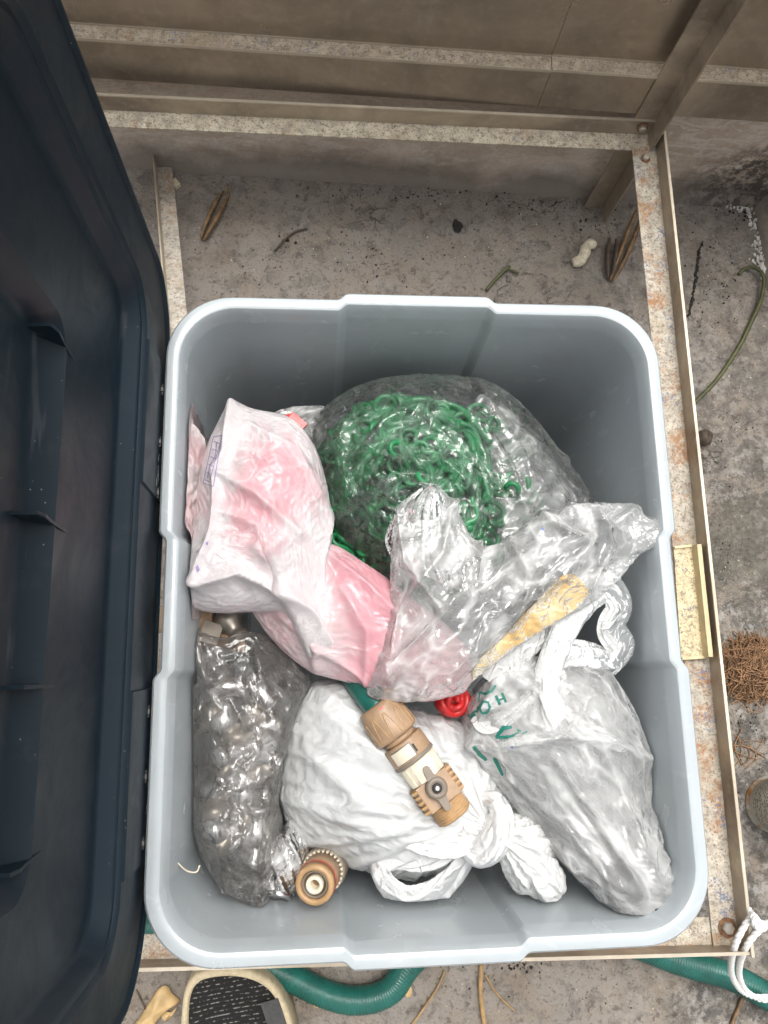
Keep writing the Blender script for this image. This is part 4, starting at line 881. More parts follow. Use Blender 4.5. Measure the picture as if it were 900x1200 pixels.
# ---- pink bags
def whiteness(P, base, pinks, whites):
    """1 = the outer white film stands off its pink liner, 0 = the liner shows through"""
    px, py = proj(P); w = np.full(px.shape, base)
    for (x, y, a, r) in pinks: w -= a * np.exp(-((px - x) ** 2 + (py - y) ** 2) / (2 * r * r))
    for (pts, a, r) in whites: w += a * np.exp(-seg_d(px, py, pts) / r)
    return np.clip(w, 0, 1)
pb = thing('pink_bag', 'large pink and white plastic bag with a faint purple stamp', 'bag', tuple(atz(340, 640, 0.2)), 'plastic bags in the bin')
T = blob([(392, 640, .325), (440, 672, .33), (478, 700, .33), (520, 730, .325), (552, 770, .32), (548, 800, .315), (528, 815, .312), (495, 822, .31), (450, 814, .31), (410, 800, .31), (370, 788, .305), (335, 765, .30), (308, 735, .30), (295, 705, .305), (320, 670, .315), (360, 645, .32)],
         (430, 735, .325), 0.026, 0.10, 130, 145, lumps=[(430, 700, .006, 26), (470, 760, .006, 24), (385, 740, .006, 26)],
         ridges=[([(385, 650), (440, 700), (520, 770)], .007, 7), ([(330, 720), (380, 760), (440, 800)], .006, 6), ([(372, 700), (372, 780)], .007, 6), ([(400, 690), (430, 740), (430, 800)], .006, 6)], seed=31)
P, lf = settle(T, (1.022, 1.022), 31, (60, 60), 0.05, 0.0009); lf = whiteness(P, .95, [(445, 690, .9, 40), (470, 760, .75, 45), (520, 790, .6, 30), (405, 660, .6, 22), (330, 745, .35, 30), (425, 800, .5, 25)], [([(372, 690), (374, 785)], .5, 12), ([(400, 640), (455, 690), (530, 760)], .15, 4)]); film_obj('lower_body', P, M['pink2'], pb, lf)
T = blob([(216, 702, .335), (219, 650, .335), (225, 600, .335), (236, 545, .335), (252, 505, .335), (272, 477, .34), (300, 482, .335), (338, 492, .33), (362, 518, .325), (378, 556, .325), (387, 605, .33), (386, 655, .33), (380, 700, .33), (378, 745, .328), (371, 775, .325), (356, 760, .328), (335, 722, .335), (300, 716, .34), (255, 717, .34), (228, 712, .338)],
         (305, 615, .34), 0.045, 0.15, 170, 148, lumps=[(330, 540, .008, 30), (315, 650, .004, 20), (250, 660, .006, 24)],
         ridges=[([(273, 478), (268, 530), (257, 560), (256, 600), (250, 640), (236, 680)], .012, 5), ([(258, 555), (300, 580), (350, 625)], .007, 6), ([(236, 680), (280, 668), (330, 690), (360, 715), (375, 760)], .013, 6), ([(300, 640), (312, 655), (318, 640), (330, 632)], .006, 5), ([(262, 600), (300, 615), (312, 645)], .005, 5), ([(388, 600), (375, 660), (372, 760)], .006, 6), ([(290, 500), (340, 530), (372, 580)], .005, 7)],
         seed=32)
P, lf = settle(T, (1.022, 1.022), 32, (60, 60), 0.05, 0.0009); lf = whiteness(P, 1.0, [(325, 548, .85, 34), (290, 580, .6, 30), (275, 620, .45, 25), (240, 600, .45, 18), (315, 640, .45, 26), (345, 590, .3, 30), (300, 730, .2, 20)], [([(273, 478), (268, 530), (257, 560), (256, 600), (250, 640), (236, 680)], .8, 6), ([(236, 680), (280, 672), (330, 692), (360, 715)], .5, 12), ([(258, 555), (300, 580), (350, 625)], .35, 5)]); pbody = film_obj('upper_body', P, M['pink'], pb, lf)
st = []
for q in range(6): st += stroke([(240 + q * 2.2, 562 - q * 9), (246 + q * 2.3, 565 - q * 9)], 1.0)
st += stroke([(238, 566), (250, 512)], 0.9) + stroke([(250, 570), (260, 510)], 0.9) + stroke([(238, 566), (250, 570)], 0.9) + stroke([(250, 512), (260, 510)], 0.9)
st += stroke([(243, 560), (246, 545), (252, 535), (254, 518)], 1.0) + stroke([(246, 562), (250, 548), (252, 540), (257, 522)], 0.8)
drape_print('purple_stamp', st, pbody, M['inkp'], pb)
drape_print('ink_mark', [[(229, 664), (232, 662), (234, 668), (231, 671)], [(241, 636), (244, 634), (244, 638), (242, 639)]], pbody, M['inkp'], pb)
# second pink bag squeezed against the left wall
p2 = thing('pink_bag', 'pale pink bag squeezed between the left bin wall and the larger pink bag', 'bag', tuple(atz(220, 600, 0.2)), 'plastic bags in the bin')
T = blob([(200, 482, .36), (214, 487, .36), (230, 502, .355), (240, 520, .35), (238, 560, .345), (230, 610, .345), (224, 640, .345), (224, 680, .345), (216, 712, .345), (204, 722, .35), (198, 700, .36), (196, 640, .365), (197, 560, .365)],
         (214, 600, .355), 0.012, 0.12, 90, 145, ridges=[([(205, 490), (222, 530), (218, 580), (222, 640)], .006, 6), ([(200, 600), (220, 630)], .006, 6)], seed=33)
P, lf = settle(T, (1.07, 1.07), 33, (50, 40), 0.025, 0.004); film_obj('bag_film', P, M['pinkdim'], p2, lf)

# ---- clear bag of green plastic clips
cb = thing('clear_bag', 'clear bag bulging with green plastic clips at the back of the bin', 'bag', tuple(atz(520, 570, 0.2)), 'plastic bags in the bin')
T = blob([(362, 505, .255), (382, 478, .258), (415, 456, .26), (450, 445, .262), (490, 441, .262), (535, 443, .265), (575, 452, .27), (605, 472, .27), (635, 505, .27), (662, 540, .272), (685, 572, .275), (697, 598, .28), (680, 640, .285), (640, 690, .29), (580, 730, .295), (520, 735, .295), (465, 700, .295), (430, 660, .29), (400, 630, .285), (385, 600, .275), (372, 555, .265)],
         (520, 580, .285), 0.055, 0.16, 170, 148, lumps=[(440, 540, .006, 30), (560, 540, .006, 34), (600, 600, .006, 34), (480, 620, .006, 28)],
         ridges=[([(436, 525), (450, 500), (480, 482), (520, 476), (560, 500), (590, 545), (610, 600)], .011, 5), ([(436, 528), (470, 545), (520, 545), (545, 572)], .011, 5), ([(405, 610), (440, 590), (480, 568), (520, 575)], .011, 5), ([(540, 480), (565, 540), (575, 600), (560, 660)], .009, 5), ([(405, 480), (402, 530), (412, 575)], .007, 4), ([(560, 455), (600, 520), (640, 590)], .007, 6), ([(600, 610), (640, 560), (660, 540)], .006, 6)], seed=41)
P, lf = settle(T, (1.05, 1.05), 41, (60, 60), 0.05, 0.0016); gfilm = film_obj('bag_film', P, M['clear'], cb, lf)
rr_ = disc(170)[0] * 148; dome = P[rr_ < 84][::3]
def top_z(x, y, rad=.016, pc=15):
    d = (dome[:, 0] - x) ** 2 + (dome[:, 1] - y) ** 2; q = d < rad ** 2
    return np.percentile(dome[q, 2], pc) if q.any() else .24
T = blob([(560, 468, .25), (600, 486, .25), (640, 530, .25), (672, 580, .255), (680, 615, .26), (650, 665, .265), (600, 700, .27), (560, 690, .27), (548, 620, .265), (556, 540, .255)], (612, 590, .262), .030, .08, 90, 140, lumps=[(600, 540, .012, 22), (640, 600, .012, 22)], seed=43)
P, lf = settle(T, (1.07, 1.07), 43, (50, 40), .03, .003); film_obj('inner_fold', P, M['clear2'], cb, lf)
g = RS(42)
def clip_path(k):
    P_ = []
    L = [.028, .040, .022][k]; r = [.0085, .0070, .0105][k]
    for t in np.linspace(-4.6, 0, 14): P_.append((-L + r * math.sin(t) * .9, r - r * math.cos(t), .001 * t))
    for t in np.linspace(-.8, .8, 6): P_.append((L * t, .001 * math.sin(4 * t), 0))
    for t in np.linspace(0, 4.2, 13): P_.append((L + r * math.sin(t) * .9, (-1 if k != 1 else 1) * (r - r * math.cos(t)), .001 * t))
    return P_
clips0 = [MB().tube(catmull(clip_path(k), 46), [.0024, .003, .0034, .003, .0024], 8).build('plant_clip', M['green']) for k in range(3)]
spots = []
for _ in range(4000):
    px, py = 362 + g.rand() * 250, 480 + g.rand() * 200
    if ((px - 478) / 90.0) ** 2 + ((py - 584) / 88.0) ** 2 > 1 and not (560 < px < 600 and 500 < py < 600): continue
    if len(spots) < 230: spots.append((px, py))
spots = [q_ for q_ in spots if q_[1] > 492 or q_[0] > 430]
for i, (px, py) in enumerate(spots):
    layer = (0.010, 0.020, 0.032, 0.046, 0.014)[i % 5]
    q = at(px, py, .34); z = top_z(q[0], q[1], .045, 4) - layer - .004 - .02 * max(0, ((px - 470) / 110) ** 2 + ((py - 560) / 115) ** 2 - .5); q = at(px, py, z)
    o = clips0[i % 3] if i < 3 else clips0[i % 3].copy()
    if i >= 3: COL.objects.link(o)
    LOC[o.name] = q; o.location = tuple(q); o.rotation_euler = (g.randn() * .35, g.randn() * .35, g.rand() * 6.28)
    put(o, 'curled green plastic clip inside the clear bag at the back', 'clip', 'green clips in the clear bag')
SL = ['leftmost long straight green strap, slanting beside the pink bag', 'short green strap low on the left beside the pink bag', 'green strap on the right slope of the clip heap', 'green strap at the foot of the clip heap above the pink bag', 'green strap arching at the top of the clip heap', 'green strap crossing the middle of the clip heap']
for i, (pts) in enumerate([[(385, 505), (420, 540), (452, 562)], [(378, 560), (400, 568), (420, 588)], [(520, 500), (560, 545), (575, 590)], [(430, 640), (445, 665), (470, 660)], [(500, 470), (540, 480), (575, 520)], [(420, 500), (470, 520), (500, 560)]]):
    MB().tube(catmull([at(x, y, top_z(*at(x, y, .34)[:2]) - .012) for x, y in pts], 20), [.0035, .004, .004], 8).build('plastic_strap', M['green'], label=SL[i], cat='strap', group='green straps in the clear bag')
# dark matter at the bottom of that bag
g2 = RS(6); mbx = MB()
for k in range(330):
    a_, q_ = g2.rand() * 6.28, math.sqrt(g2.rand()); x, y = 478 + 96 * q_ * math.cos(a_), 572 + 98 * q_ * math.sin(a_); p = at(x, y, .30); p = at(x, y, top_z(p[0], p[1], .03) - .028 - .02 * g2.rand() - .02 * q_); a = g2.rand() * 6.28; q = p + np.array([math.cos(a), math.sin(a), .15 * g2.randn()]) * .03
    mbx.tube(catmull([p, (p + q) / 2 + g2.randn(3) * .008, q], 6), .0034, 5)
for k in range(150):                                   # long coiled strands that follow the bulge of the bag
    q_ = .25 + .7 * math.sqrt(g2.rand()); a0_ = g2.rand() * 6.28; sp_ = .5 + 1.1 * g2.rand(); dp_ = .004 + .016 * g2.rand(); pts = []
    for t in np.linspace(0, 1, 9):
        x, y = 474 + 101 * q_ * math.cos(a0_ + sp_ * t) + 6 * g2.randn(), 566 + 101 * q_ * math.sin(a0_ + sp_ * t) + 6 * g2.randn(); p = at(x, y, .31); zz = top_z(p[0], p[1], .022) - dp_; pts.append(at(x, y, zz))
    mbx.tube(catmull(pts, 22), .0032 + .0014 * g2.rand(), 7)
mbx.build('green_clippings', M['green'], kind='stuff', label='tangle of green plastic scraps at the bottom of the bag of green clips', cat='scraps')

# ---- crumpled clear bag with yellowed tape, lying over everything
xb = thing('clear_bag', 'crumpled clear bag with a strip of yellowed tape lying on top of the pile', 'bag', tuple(atz(600, 690, 0.36)), 'plastic bags in the bin')
T = blob([(466, 600, 0.374), (486, 578, 0.379), (515, 572, 0.382), (535, 600, 0.384), (560, 640, 0.384), (600, 632, 0.388), (636, 606, 0.396), (672, 592, 0.406), (712, 590, 0.404), (745, 592, .404), (757, 604, .407), (773, 612, .409), (773, 636, .407), (748, 652, .402), (722, 682, 0.404), (690, 708, 0.400), (650, 730, 0.407), (610, 756, 0.394), (570, 785, 0.382), (552, 800, 0.374), (540, 812, 0.368), (510, 818, 0.364), (470, 822, 0.360), (432, 814, 0.356), (440, 785, 0.360), (450, 745, 0.364), (457, 700, 0.367), (460, 650, 0.370)],
         (560, 705, 0.388), 0.014, 0.018, 180, 128, lumps=[(640, 650, .010, 36), (500, 660, .008, 28), (490, 770, .005, 30)],
         ridges=[([(640, 612), (690, 640), (640, 690), (580, 740), (530, 800)], .012, 6), ([(560, 640), (545, 690), (500, 740), (450, 800)], .010, 6), ([(700, 600), (715, 640), (690, 690)], .010, 5), ([(600, 640), (620, 680), (600, 730)], .008, 5), ([(470, 600), (480, 660), (520, 720)], .010, 5), ([(530, 590), (520, 650), (470, 720), (460, 800)], .009, 5), ([(740, 600), (700, 630), (660, 640)], .009, 5)], seed=51)
P, lf = settle(T, (1.05, 1.05), 51, (60, 60), 0.05, 0.0016, clampb=False); xfilm = film_obj('bag_film', P, M['clear2'], xb, lf)
TP = [(556, 802), (552, 790), (562, 772), (590, 748), (612, 722), (634, 700), (650, 682), (660, 674), (672, 672), (684, 684), (691, 694), (676, 712), (655, 728), (632, 742), (604, 758), (580, 776), (564, 796)]
drape_print('sticky_tape', [TP], xfilm, M['tape'], xb, 0.0035)
drape_print('blue_dot', [[(634, 620), (636, 618), (638, 620), (636, 622)]], xfilm, M['blue'], xb)
# a frayed flap of the same bag standing over the green clips
T = sheet([(462, 660, 0.372), (452, 630, 0.374), (470, 590, 0.384), (498, 567, 0.388)], [(560, 700, 0.374), (556, 650, 0.386), (540, 610, 0.392), (520, 580, 0.392)], 70, 70, .012, 5, .003, 61)
P, lf = settle(T, (1.05, 1.05), 61, (60, 60), 0.05, 0.0016); film_obj('loose_flap', P, M['clear2'], xb, lf)

# ---- clear film and red scrap at the back left, behind the pink bag
fb = thing('clear_bag', 'small clear film bag behind the pink bag against the back wall', 'bag', tuple(atz(350, 500, 0.2)), 'plastic bags in the bin')
T = blob([(318, 490, .245), (340, 480, .25), (370, 478, .25), (386, 486, .25), (378, 515, .255), (350, 540, .26), (322, 520, .255)], (352, 505, .255), .018, .1, 70, 145, seed=71)
P, lf = settle(T, (1.08, 1.08), 71, (40, 30), .025, .003); film_obj('bag_film', P, M['clear2'], fb, lf)
MB().bar(atz(340, 488, .285), atz(356, 502, .285), .011, .005).bar(atz(336, 490, .28), atz(346, 487, .283), .006, .004).build('red_clip', M['red'], smooth=False, label='red plastic scrap behind the pink bag near the clear film', cat='scrap')
# ---- red rose-like knob peeping out under the pink bag
rd = thing('red_fitting', 'bright red plastic fitting peeping out between the white and milky bags', 'fitting', tuple(atz(527, 820, .28)))
cr = atz(531, 821, .298); t_ = np.linspace(0, 1, 70)
MB().tube([(cr[0] + (.003 + .0125 * t) * math.cos(t * 15), cr[1] + (.003 + .0125 * t) * math.sin(t * 15), cr[2] + .008 - .010 * t + .0015 * math.sin(t * 40)) for t in t_], [.003, .0034, .004, .004], 8).build('ridge', M['red'], rd)
MB().lathe([(.015, -.03), (.0165, -.008), (.013, -.001), (.0001, .001)], 24, Matrix.Translation(Vector(cr))).build('core', M['red'], rd)
MB().bar(atz(540, 826, .292), atz(556, 818, .292), .022, .01).build('dark_block', M['charcoal'], smooth=False, label='small dark block beside the red fitting', cat='scrap')

# ---- big tan hose connector with valve, lying on the white bag
hv = thing('hose_connector', 'long tan hose connector with a taupe valve lever lying on the white bag', 'hose connector', tuple(atz(485, 890, .31)))
a0, a1 = atz(441, 826, .338), atz(531, 952, .343); dv = a1 - a0; LV = np.linalg.norm(dv); zx = Vector(dv / LV)
ux = Vector((0, 0, 1)); ux = (ux - zx * ux.dot(zx)).normalized(); vx = zx.cross(ux)
Mx = Matrix(((ux.x, vx.x, zx.x, a0[0]), (ux.y, vx.y, zx.y, a0[1]), (ux.z, vx.z, zx.z, a0[2]), (0, 0, 0, 1)))   # local z along, local x up
def loc(x, y, z): return Mx @ Vector((x, y, z))
k = LV / 155.0                                            # metres per photo pixel along the axis
MB().tube(catmull([atz(395, 765, .23), atz(412, 790, .27), atz(428, 811, .322), tuple(loc(0, 0, .004))], 40), .0125, 16).build('hose_stub', M['hosegreen'], hv)
MB().lathe([(.013, -.001), (.0185, 0), (.0195, .004), (.0212, 24 * k), (.0218, 40 * k), (.0205, 44 * k), (.0160, 45 * k)], 40, Mx).build('nut', M['tan'], hv)
for an in (-0.62, 0.0, 0.62, 1.25, -1.25):               # raised tongue outlines on the nut
    pts = []
    for t in np.linspace(-1, 1, 15):
        zz = (41 - 30 * (1 - t * t)) * k; aa = an + t * .22; r = .0212 + .0006 - .0017 * (1 - zz / (41 * k)); pts.append(loc(r * math.cos(aa), r * math.sin(aa), zz))
    MB().tube(pts, .00055, 5).build('tongue', M['tan2'], hv)
MB().lathe([(.0160, 45.2 * k), (.0160, 51 * k), (.0150, 51.2 * k)], 32, Mx).build('neck', M['tan'], hv)
MB().lathe([(.0150, 51.4 * k), (.0200, 52 * k), (.0203, 54 * k), (.0203, 78 * k), (.0195, 79 * k)], 40, Mx).build('sleeve', M['tan'], hv)
MB().lathe([(.0202, 74 * k), (.0208, 75 * k), (.0208, 78 * k), (.0202, 79 * k)], 40, Mx).build('sleeve_ring', M['taupe'], hv)
def patch(name, r, a0_, a1_, z0_, z1_, m, th=.0012):
    mb = MB(); A = np.linspace(a0_, a1_, 9)
    for p, q in zip(A[:-1], A[1:]):
        mb.hexa([loc(r * math.cos(p), r * math.sin(p), z0_), loc(r * math.cos(q), r * math.sin(q), z0_), loc(r * math.cos(q), r * math.sin(q), z1_), loc(r * math.cos(p), r * math.sin(p), z1_)],
                [loc((r + th) * math.cos(p), (r + th) * math.sin(p), z0_), loc((r + th) * math.cos(q), (r + th) * math.sin(q), z0_), loc((r + th) * math.cos(q), (r + th) * math.sin(q), z1_), loc((r + th) * math.cos(p), (r + th) * math.sin(p), z1_)])
    return mb.build(name, m, hv, smooth=False)
SG = 1 if loc(0, 1, 0).x < loc(0, -1, 0).x else -1
patch('window_frame', .0200, SG * -.2, SG * .95, 55 * k, 73 * k, M['taupe'], .0006)
patch('window', .0200, SG * -.12, SG * .9, 57 * k, 72 * k, M['ivory'], .0012)
patch('catch', .0200, SG * -.30, SG * -.2, 60 * k, 70 * k, M['black'], .0009)
MB().lathe([(.0185, 79.2 * k), (.0192, 80 * k), (.0186, 104 * k), (.0170, 104.5 * k)], 40, Mx).build('body_sleeve', M['ivory'], hv)
for an in (-.9, -.3, .3, .9): patch('body_rib', .0184, an - .16, an + .16, 81 * k, 103.5 * k, M['ivory'], .0016)
# valve body: flattened block with ribbed sides
mb = MB(); z0_, z1_ = 104.6 * k, 138 * k
prof = [(-.019, -.012), (.019, -.012), (.0205, -.004), (.0205, .008), (.016, .0155), (-.016, .0155), (-.0205, .008), (-.0205, -.004)]
n8 = len(prof); mb.add([loc(x, y, z0_) for y, x in prof] + [loc(x, y, z1_) for y, x in prof], [list(range(n8))[::-1], list(range(n8, 2 * n8))] + [[i, (i + 1) % n8, n8 + (i + 1) % n8, n8 + i] for i in range(n8)])
mb.build('valve_body', M['tan'], hv, smooth=False)
for s_ in (-1, 1):
    for q in range(5):
        zc_ = z0_ + (3.5 + q * 6.6) * k
        mb = MB(); y0_, y1_ = s_ * .0165, s_ * .0222
        mb.hexa([loc(-.004, y0_, zc_ - .0014), loc(-.004, y1_, zc_ - .0014), loc(-.004, y1_, zc_ + .0014), loc(-.004, y0_, zc_ + .0014)], [loc(.0158, s_ * .0150, zc_ - .0012), loc(.0128, y1_ - s_ * .001, zc_ - .0012), loc(.0128, y1_ - s_ * .001, zc_ + .0012), loc(.0158, s_ * .0150, zc_ + .0012)])
        mb.build('grip_rib', M['tan2'], hv, smooth=False)
thr = [(.012, 138.2 * k)]
for q in range(6): thr += [(.0158, (138.6 + q * 3.4) * k), (.0176, (139.8 + q * 3.4) * k), (.0176, (140.6 + q * 3.4) * k), (.0158, (141.6 + q * 3.4) * k)]
thr += [(.0155, 160 * k), (.0130, 160.4 * k), (.0125, 146 * k)]
MB().lathe(thr, 36, Mx).build('thread', M['tan2'], hv)
zc_ = z0_ + 12 * k
My = Mx @ Matrix.Translation((.0156, 0, zc_)) @ Matrix.Rotation(math.pi / 2, 4, 'Y')
MB().lathe([(.0095, 0), (.0100, .002), (.0095, .0065), (.0060, .0072), (.0050, .0062), (.0001, .006)], 28, My).build('lever_hub', M['taupe'], hv)
dl = (vx * (.10 * SG) * -1 + zx).normalized(); la = zx * math.cos(.12) + vx * math.sin(.12)
for s_ in (-1, 1):
    c_ = Vector(loc(.0156 + .0042, 0, zc_)); u_ = la * s_; w_ = ux.cross(la).normalized(); mb = MB()
    p_ = [(0.006, .0052), (.0125, .0036), (.0185, .0033), (.0208, .0018)]
    top = [c_ + u_ * d + w_ * h + ux * .0022 for d, h in p_] + [c_ + u_ * d - w_ * h + ux * .0022 for d, h in p_[::-1]]
    bot = [p - ux * .0058 for p in top]; n8 = len(top)
    mb.add([tuple(p) for p in bot + top], [list(range(n8))[::-1], list(range(n8, 2 * n8))] + [[i, (i + 1) % n8, n8 + (i + 1) % n8, n8 + i] for i in range(n8)])
    mb.build('lever_arm', M['taupe'], hv, smooth=False)
MB().lathe([(.0042, .0062), (.0042, .0078), (.0034, .0082), (.0001, .0082)], 20, My).build('screw_washer', M['black'], hv)
MB().lathe([(.0024, .0082), (.0022, .0092), (.0010, .0096), (.0001, .0088)], 16, My).build('screw', M['chrome'], hv)
patch('red_mark', .0202, -.15, .05, 4 * k, 6 * k, M['red'], .0004)

MB().tube(catmull([at(205, 1008, .372), at(218, 1020, .362), at(230, 1022, .358), at(234, 1014, .358)], 20), .0008, 5).build('plant_fibre', M['ivory'], label='thin curled pale fibre stuck to the front left bin wall', cat='fibre')
# ================================================================ ON THE FLOOR
M['pod'] = mat_plain('dry seed pod', (0.2, 0.12, 0.055), 0.55, var=0.6, sc=90, bump=0.8)
M['poddk'] = mat_plain('dark seed pod', (0.075, 0.052, 0.036), 0.65, var=0.4, sc=120, bump=0.4)
M['soil'] = mat_plain('black debris', (0.022, 0.018, 0.015), 0.9, var=0.4)
M['foam'] = mat_plain('cream expanding foam', (0.6, 0.53, 0.39), 0.7, var=0.3, sc=140, bump=1.0)
M['stem'] = mat_plain('green stem', (0.07, 0.075, 0.025), 0.55, var=0.4, sc=80)
M['straw'] = mat_plain('dry straw', (0.34, 0.21, 0.09), 0.65, var=0.3, sc=120)
M['leaf'] = mat_plain('dry pale leaf', (0.52, 0.36, 0.17), 0.6, var=0.2, sc=60, bump=0.4)
M['fibre'] = mat_plain('brown coir', (0.27, 0.15, 0.075), 0.7, var=0.5, sc=70)
M['rope'] = mat_plain('white rope', (0.74, 0.73, 0.70), 0.7, var=0.15, sc=200, bump=0.4)
M['cork'] = mat_plain('cream shoe edge', (0.52, 0.43, 0.28), 0.75, var=0.2, sc=180, bump=0.5)
def pod(pts, w, m, parent_label=None, name='seed_pod', stem=True):
    C = catmull(pts, 24); root = thing(name, parent_label, 'seed pod', tuple(C[12]))
    t = np.linspace(0, 1, 24); prof = np.sin(np.pi * np.clip(t * .93 + .035, 0, 1)) ** .55
    d = np.gradient(C, axis=0); d /= np.linalg.norm(d, axis=1)[:, None]; s = np.stack([-d[:, 1], d[:, 0], 0 * d[:, 0]], 1); s /= np.linalg.norm(s, axis=1)[:, None]
    for sg in (-1, 1):
        gap = w * (.12 + .35 * t)
        rows = []
        for q in np.linspace(0, 1, 6):
            ww = gap + w * .85 * q * prof; rows.append(C + s * (sg * ww)[:, None] + np.array([0, 0, 1])[None] * (w * (1.1 * math.sin(math.pi * (.12 + .75 * q))) * prof)[:, None])
        G_ = np.stack(rows, 1); n, k = G_.shape[:2]
        obj('husk', G_.reshape(-1, 3), gridf(n, k).tolist(), m, root, solid=.0012)
    if stem: MB().tube(catmull([C[-1], C[-1] + d[-1] * .008 + (0, 0, .002), C[-1] + d[-1] * .016 + s[-1] * .004], 8), [.0022, .0012], 6).build('stalk', m, root)
    return root
pod([at(237, 282, .004), at(247, 262, .006), at(258, 240, .005), at(265, 226, .004)], .0085, M['pod'], 'split brown seed pod near the pale angle bar')
pod([at(716, 330, .004), at(727, 305, .010), at(740, 272, .016), at(749, 248, .02)], .0085, M['pod'], 'tawny split seed pod leaning by the rack post', stem=False)
pod([at(714, 328, .004), at(715, 305, .008), at(718, 280, .010)], .009, M['poddk'], 'short dark seed pod beside the tawny pod by the rack post', stem=False)
MB().tube(catmull([at(671, 308, .006), at(680, 305, .008), at(685, 297, .010), at(686, 289, .010)], 24), [.007, .0095, .0085, .0095, .008], 12).tube(catmull([at(686, 290, .008), at(692, 286, .009), at(697, 288, .007)], 14), [.007, .0085, .006], 12).build('foam_blob', M['foam'], label='lumpy cream blob of foam at the foot of the rack post', cat='foam')
MB().tube(catmull([at(570, 340, .004), at(580, 328, .004), at(592, 316, .006), at(597, 312, .006)], 16), .0028, 7).tube(catmull([at(594, 314, .006), at(602, 318, .004), at(608, 320, .003)], 8), .0018, 6).build('bent_twig', M['stem'], label='short bent green twig on the floor behind the bin', cat='twig')
MB().tube(catmull([at(866, 321, .004), at(874, 314, .006), at(886, 314, .012), at(895, 325, .014), at(892, 350, .012), at(880, 378, .008), at(865, 408, .005), at(840, 445, .004), at(813, 473, .004)], 60), [.0026, .0032, .0036, .0034, .003], 8).build('green_vine', M['stem'], label='long hooked green vine stem on the floor at the right', cat='vine')
g = RS(90)
mb = MB(); c = at(825, 513, .012)
mb.lathe([(.0005, -.012), (.008, -.010), (.0125, -.002), (.011, .007), (.005, .011), (.0005, .012)], 16, Matrix.Translation(Vector(c)))
mb.v = [tuple(np.array(p) + g.randn(3) * .0009) for p in mb.v]; mb.build('seed_ball', M['poddk'], label='round dark brown seed ball beside the right rail', cat='seed')
mb = MB(); mb.lathe([(.0005, 0), (.007, .001), (.008, .003), (.003, .006), (.0005, .0065)], 8, Matrix.Translation(Vector(at(536, 266, 0))) @ Matrix.Scale(1.5, 4, (0, 1, 0)))
mb.v = [tuple(np.array(p) + g.randn(3) * .0012) for p in mb.v]; mb.build('bark_chip', M['soil'], smooth=False, label='black chip of bark on the floor behind the bin', cat='bark chip')
mb = MB(); P_ = catmull([at(823, 282, .002), at(818, 300, .002), at(815, 330, .002), at(807, 372, .002)], 60); gq = RS(17)
for i_ in range(0, 58, 2): mb.tube([P_[i_] + gq.randn(3) * (.0008, .0008, .0003), P_[i_ + 2] + gq.randn(3) * (.0014, .0010, .0003)], .0012 + .0016 * gq.rand(), 5)
mb.build('rotten_twig', M['soil'], label='thin black rotten twig crumbling on the floor at the right', cat='twig')
MB().tube(catmull([at(322, 294, .003), at(332, 283, .004), at(345, 272, .004), at(360, 268, .003)], 20), .0016, 6).build('dry_twig', M['poddk'], label='small curved dark twig on the floor behind the bin', cat='twig')
MB().bar(at(203, 212, .004), at(209, 219, .004), .010, .008).build('paint_chip', M['foam'], smooth=False, label='tiny cream chip beside the pale angle bar', cat='chip')
# coir clump
def fibres(c, rx, ry, hz, n, m, name, label, r=.0007, seed=1):
    g = RS(seed); mb = MB()
    for k in range(n):
        a = g.rand() * 6.28; q = math.sqrt(g.rand()); p = np.array([c[0] + rx * q * math.cos(a), c[1] + ry * q * math.sin(a), .002 + hz * (1 - q * q) * g.rand()])
        an = g.randn() * .5 + (0.15 if g.rand() < .75 else 1.4); L = .012 + .022 * g.rand(); cv = g.randn() * .012
        d = np.array([math.cos(an), math.sin(an), .15 * g.randn()]); s = np.array([-d[1], d[0], 0])
        pts = catmull([p - d * L, p + s * cv + (0, 0, .002 * g.rand()), p + d * L + s * cv * .3], 6); pts[:, 2] = np.maximum(pts[:, 2], .0015)
        mb.tube(pts, r * (.6 + .8 * g.rand()), 4, False)
    if n > 100:
        for k in range(160):                          # the matted core under the strands
            a = g.rand() * 6.28; q = math.sqrt(g.rand()) * .95; p = np.array([c[0] + rx * q * math.cos(a), c[1] + ry * q * math.sin(a), .001 + hz * .55 * (1 - q * q)]); an = g.randn() * .5; d = np.array([math.cos(an), math.sin(an), 0]) * (.006 + .006 * g.rand())
            mb.bar(p - d, p + d + (0, 0, .001), .006, .003)
    return mb.build(name, m, label=label, cat='fibre clump')
c = at(885, 783, .01)
fibres(c, .038, .034, .03, 800, M['fibre'], 'coir_clump', 'brown matted coir clump on the floor right of the rack', seed=4)
c2 = at(872, 882, .003); fibres(c2,   .016, .007, .004, 10, M['fibre'], 'loose_fibres', 'few loose brown fibres between the coir clump and the can', seed=5)
# food can lying on its side
cn = thing('food_can', 'upright rusty food can with a faded printed paper label at the right edge', 'can', tuple(at(903, 942, 0)))
e0 = at(903, 942, 0); e1 = e0 + np.array([0, 0, .11]); axv = Vector(e1 - e0); 
Mx = Matrix.Translation(Vector(e0)) @ axv.to_track_quat('Z', 'Y').to_matrix().to_4x4()
def can_mat():
    g = G('rusty tin'); n = g.noise(30, 7, .7)
    return g.bsdf(g.mix(g.ramp(n, .45, .6), (0.5, 0.47, 0.4), (0.3, 0.14, 0.045)), .45, .5, g.bump(n, .4, .002))
def label_mat():
    g = G('paper label'); n = g.noise(24, 7, .7)
    c = g.mix(g.ramp(n, .35, .6), (0.62, 0.58, 0.48), (0.5, 0.44, 0.33))
    return g.bsdf(g.mix(g.math('MULTIPLY', g.ramp(g.noise(18, 6, .7), .55, .66), .8), c, (0.34, 0.17, 0.05)), .6, 0, g.bump(n, .3, .001))
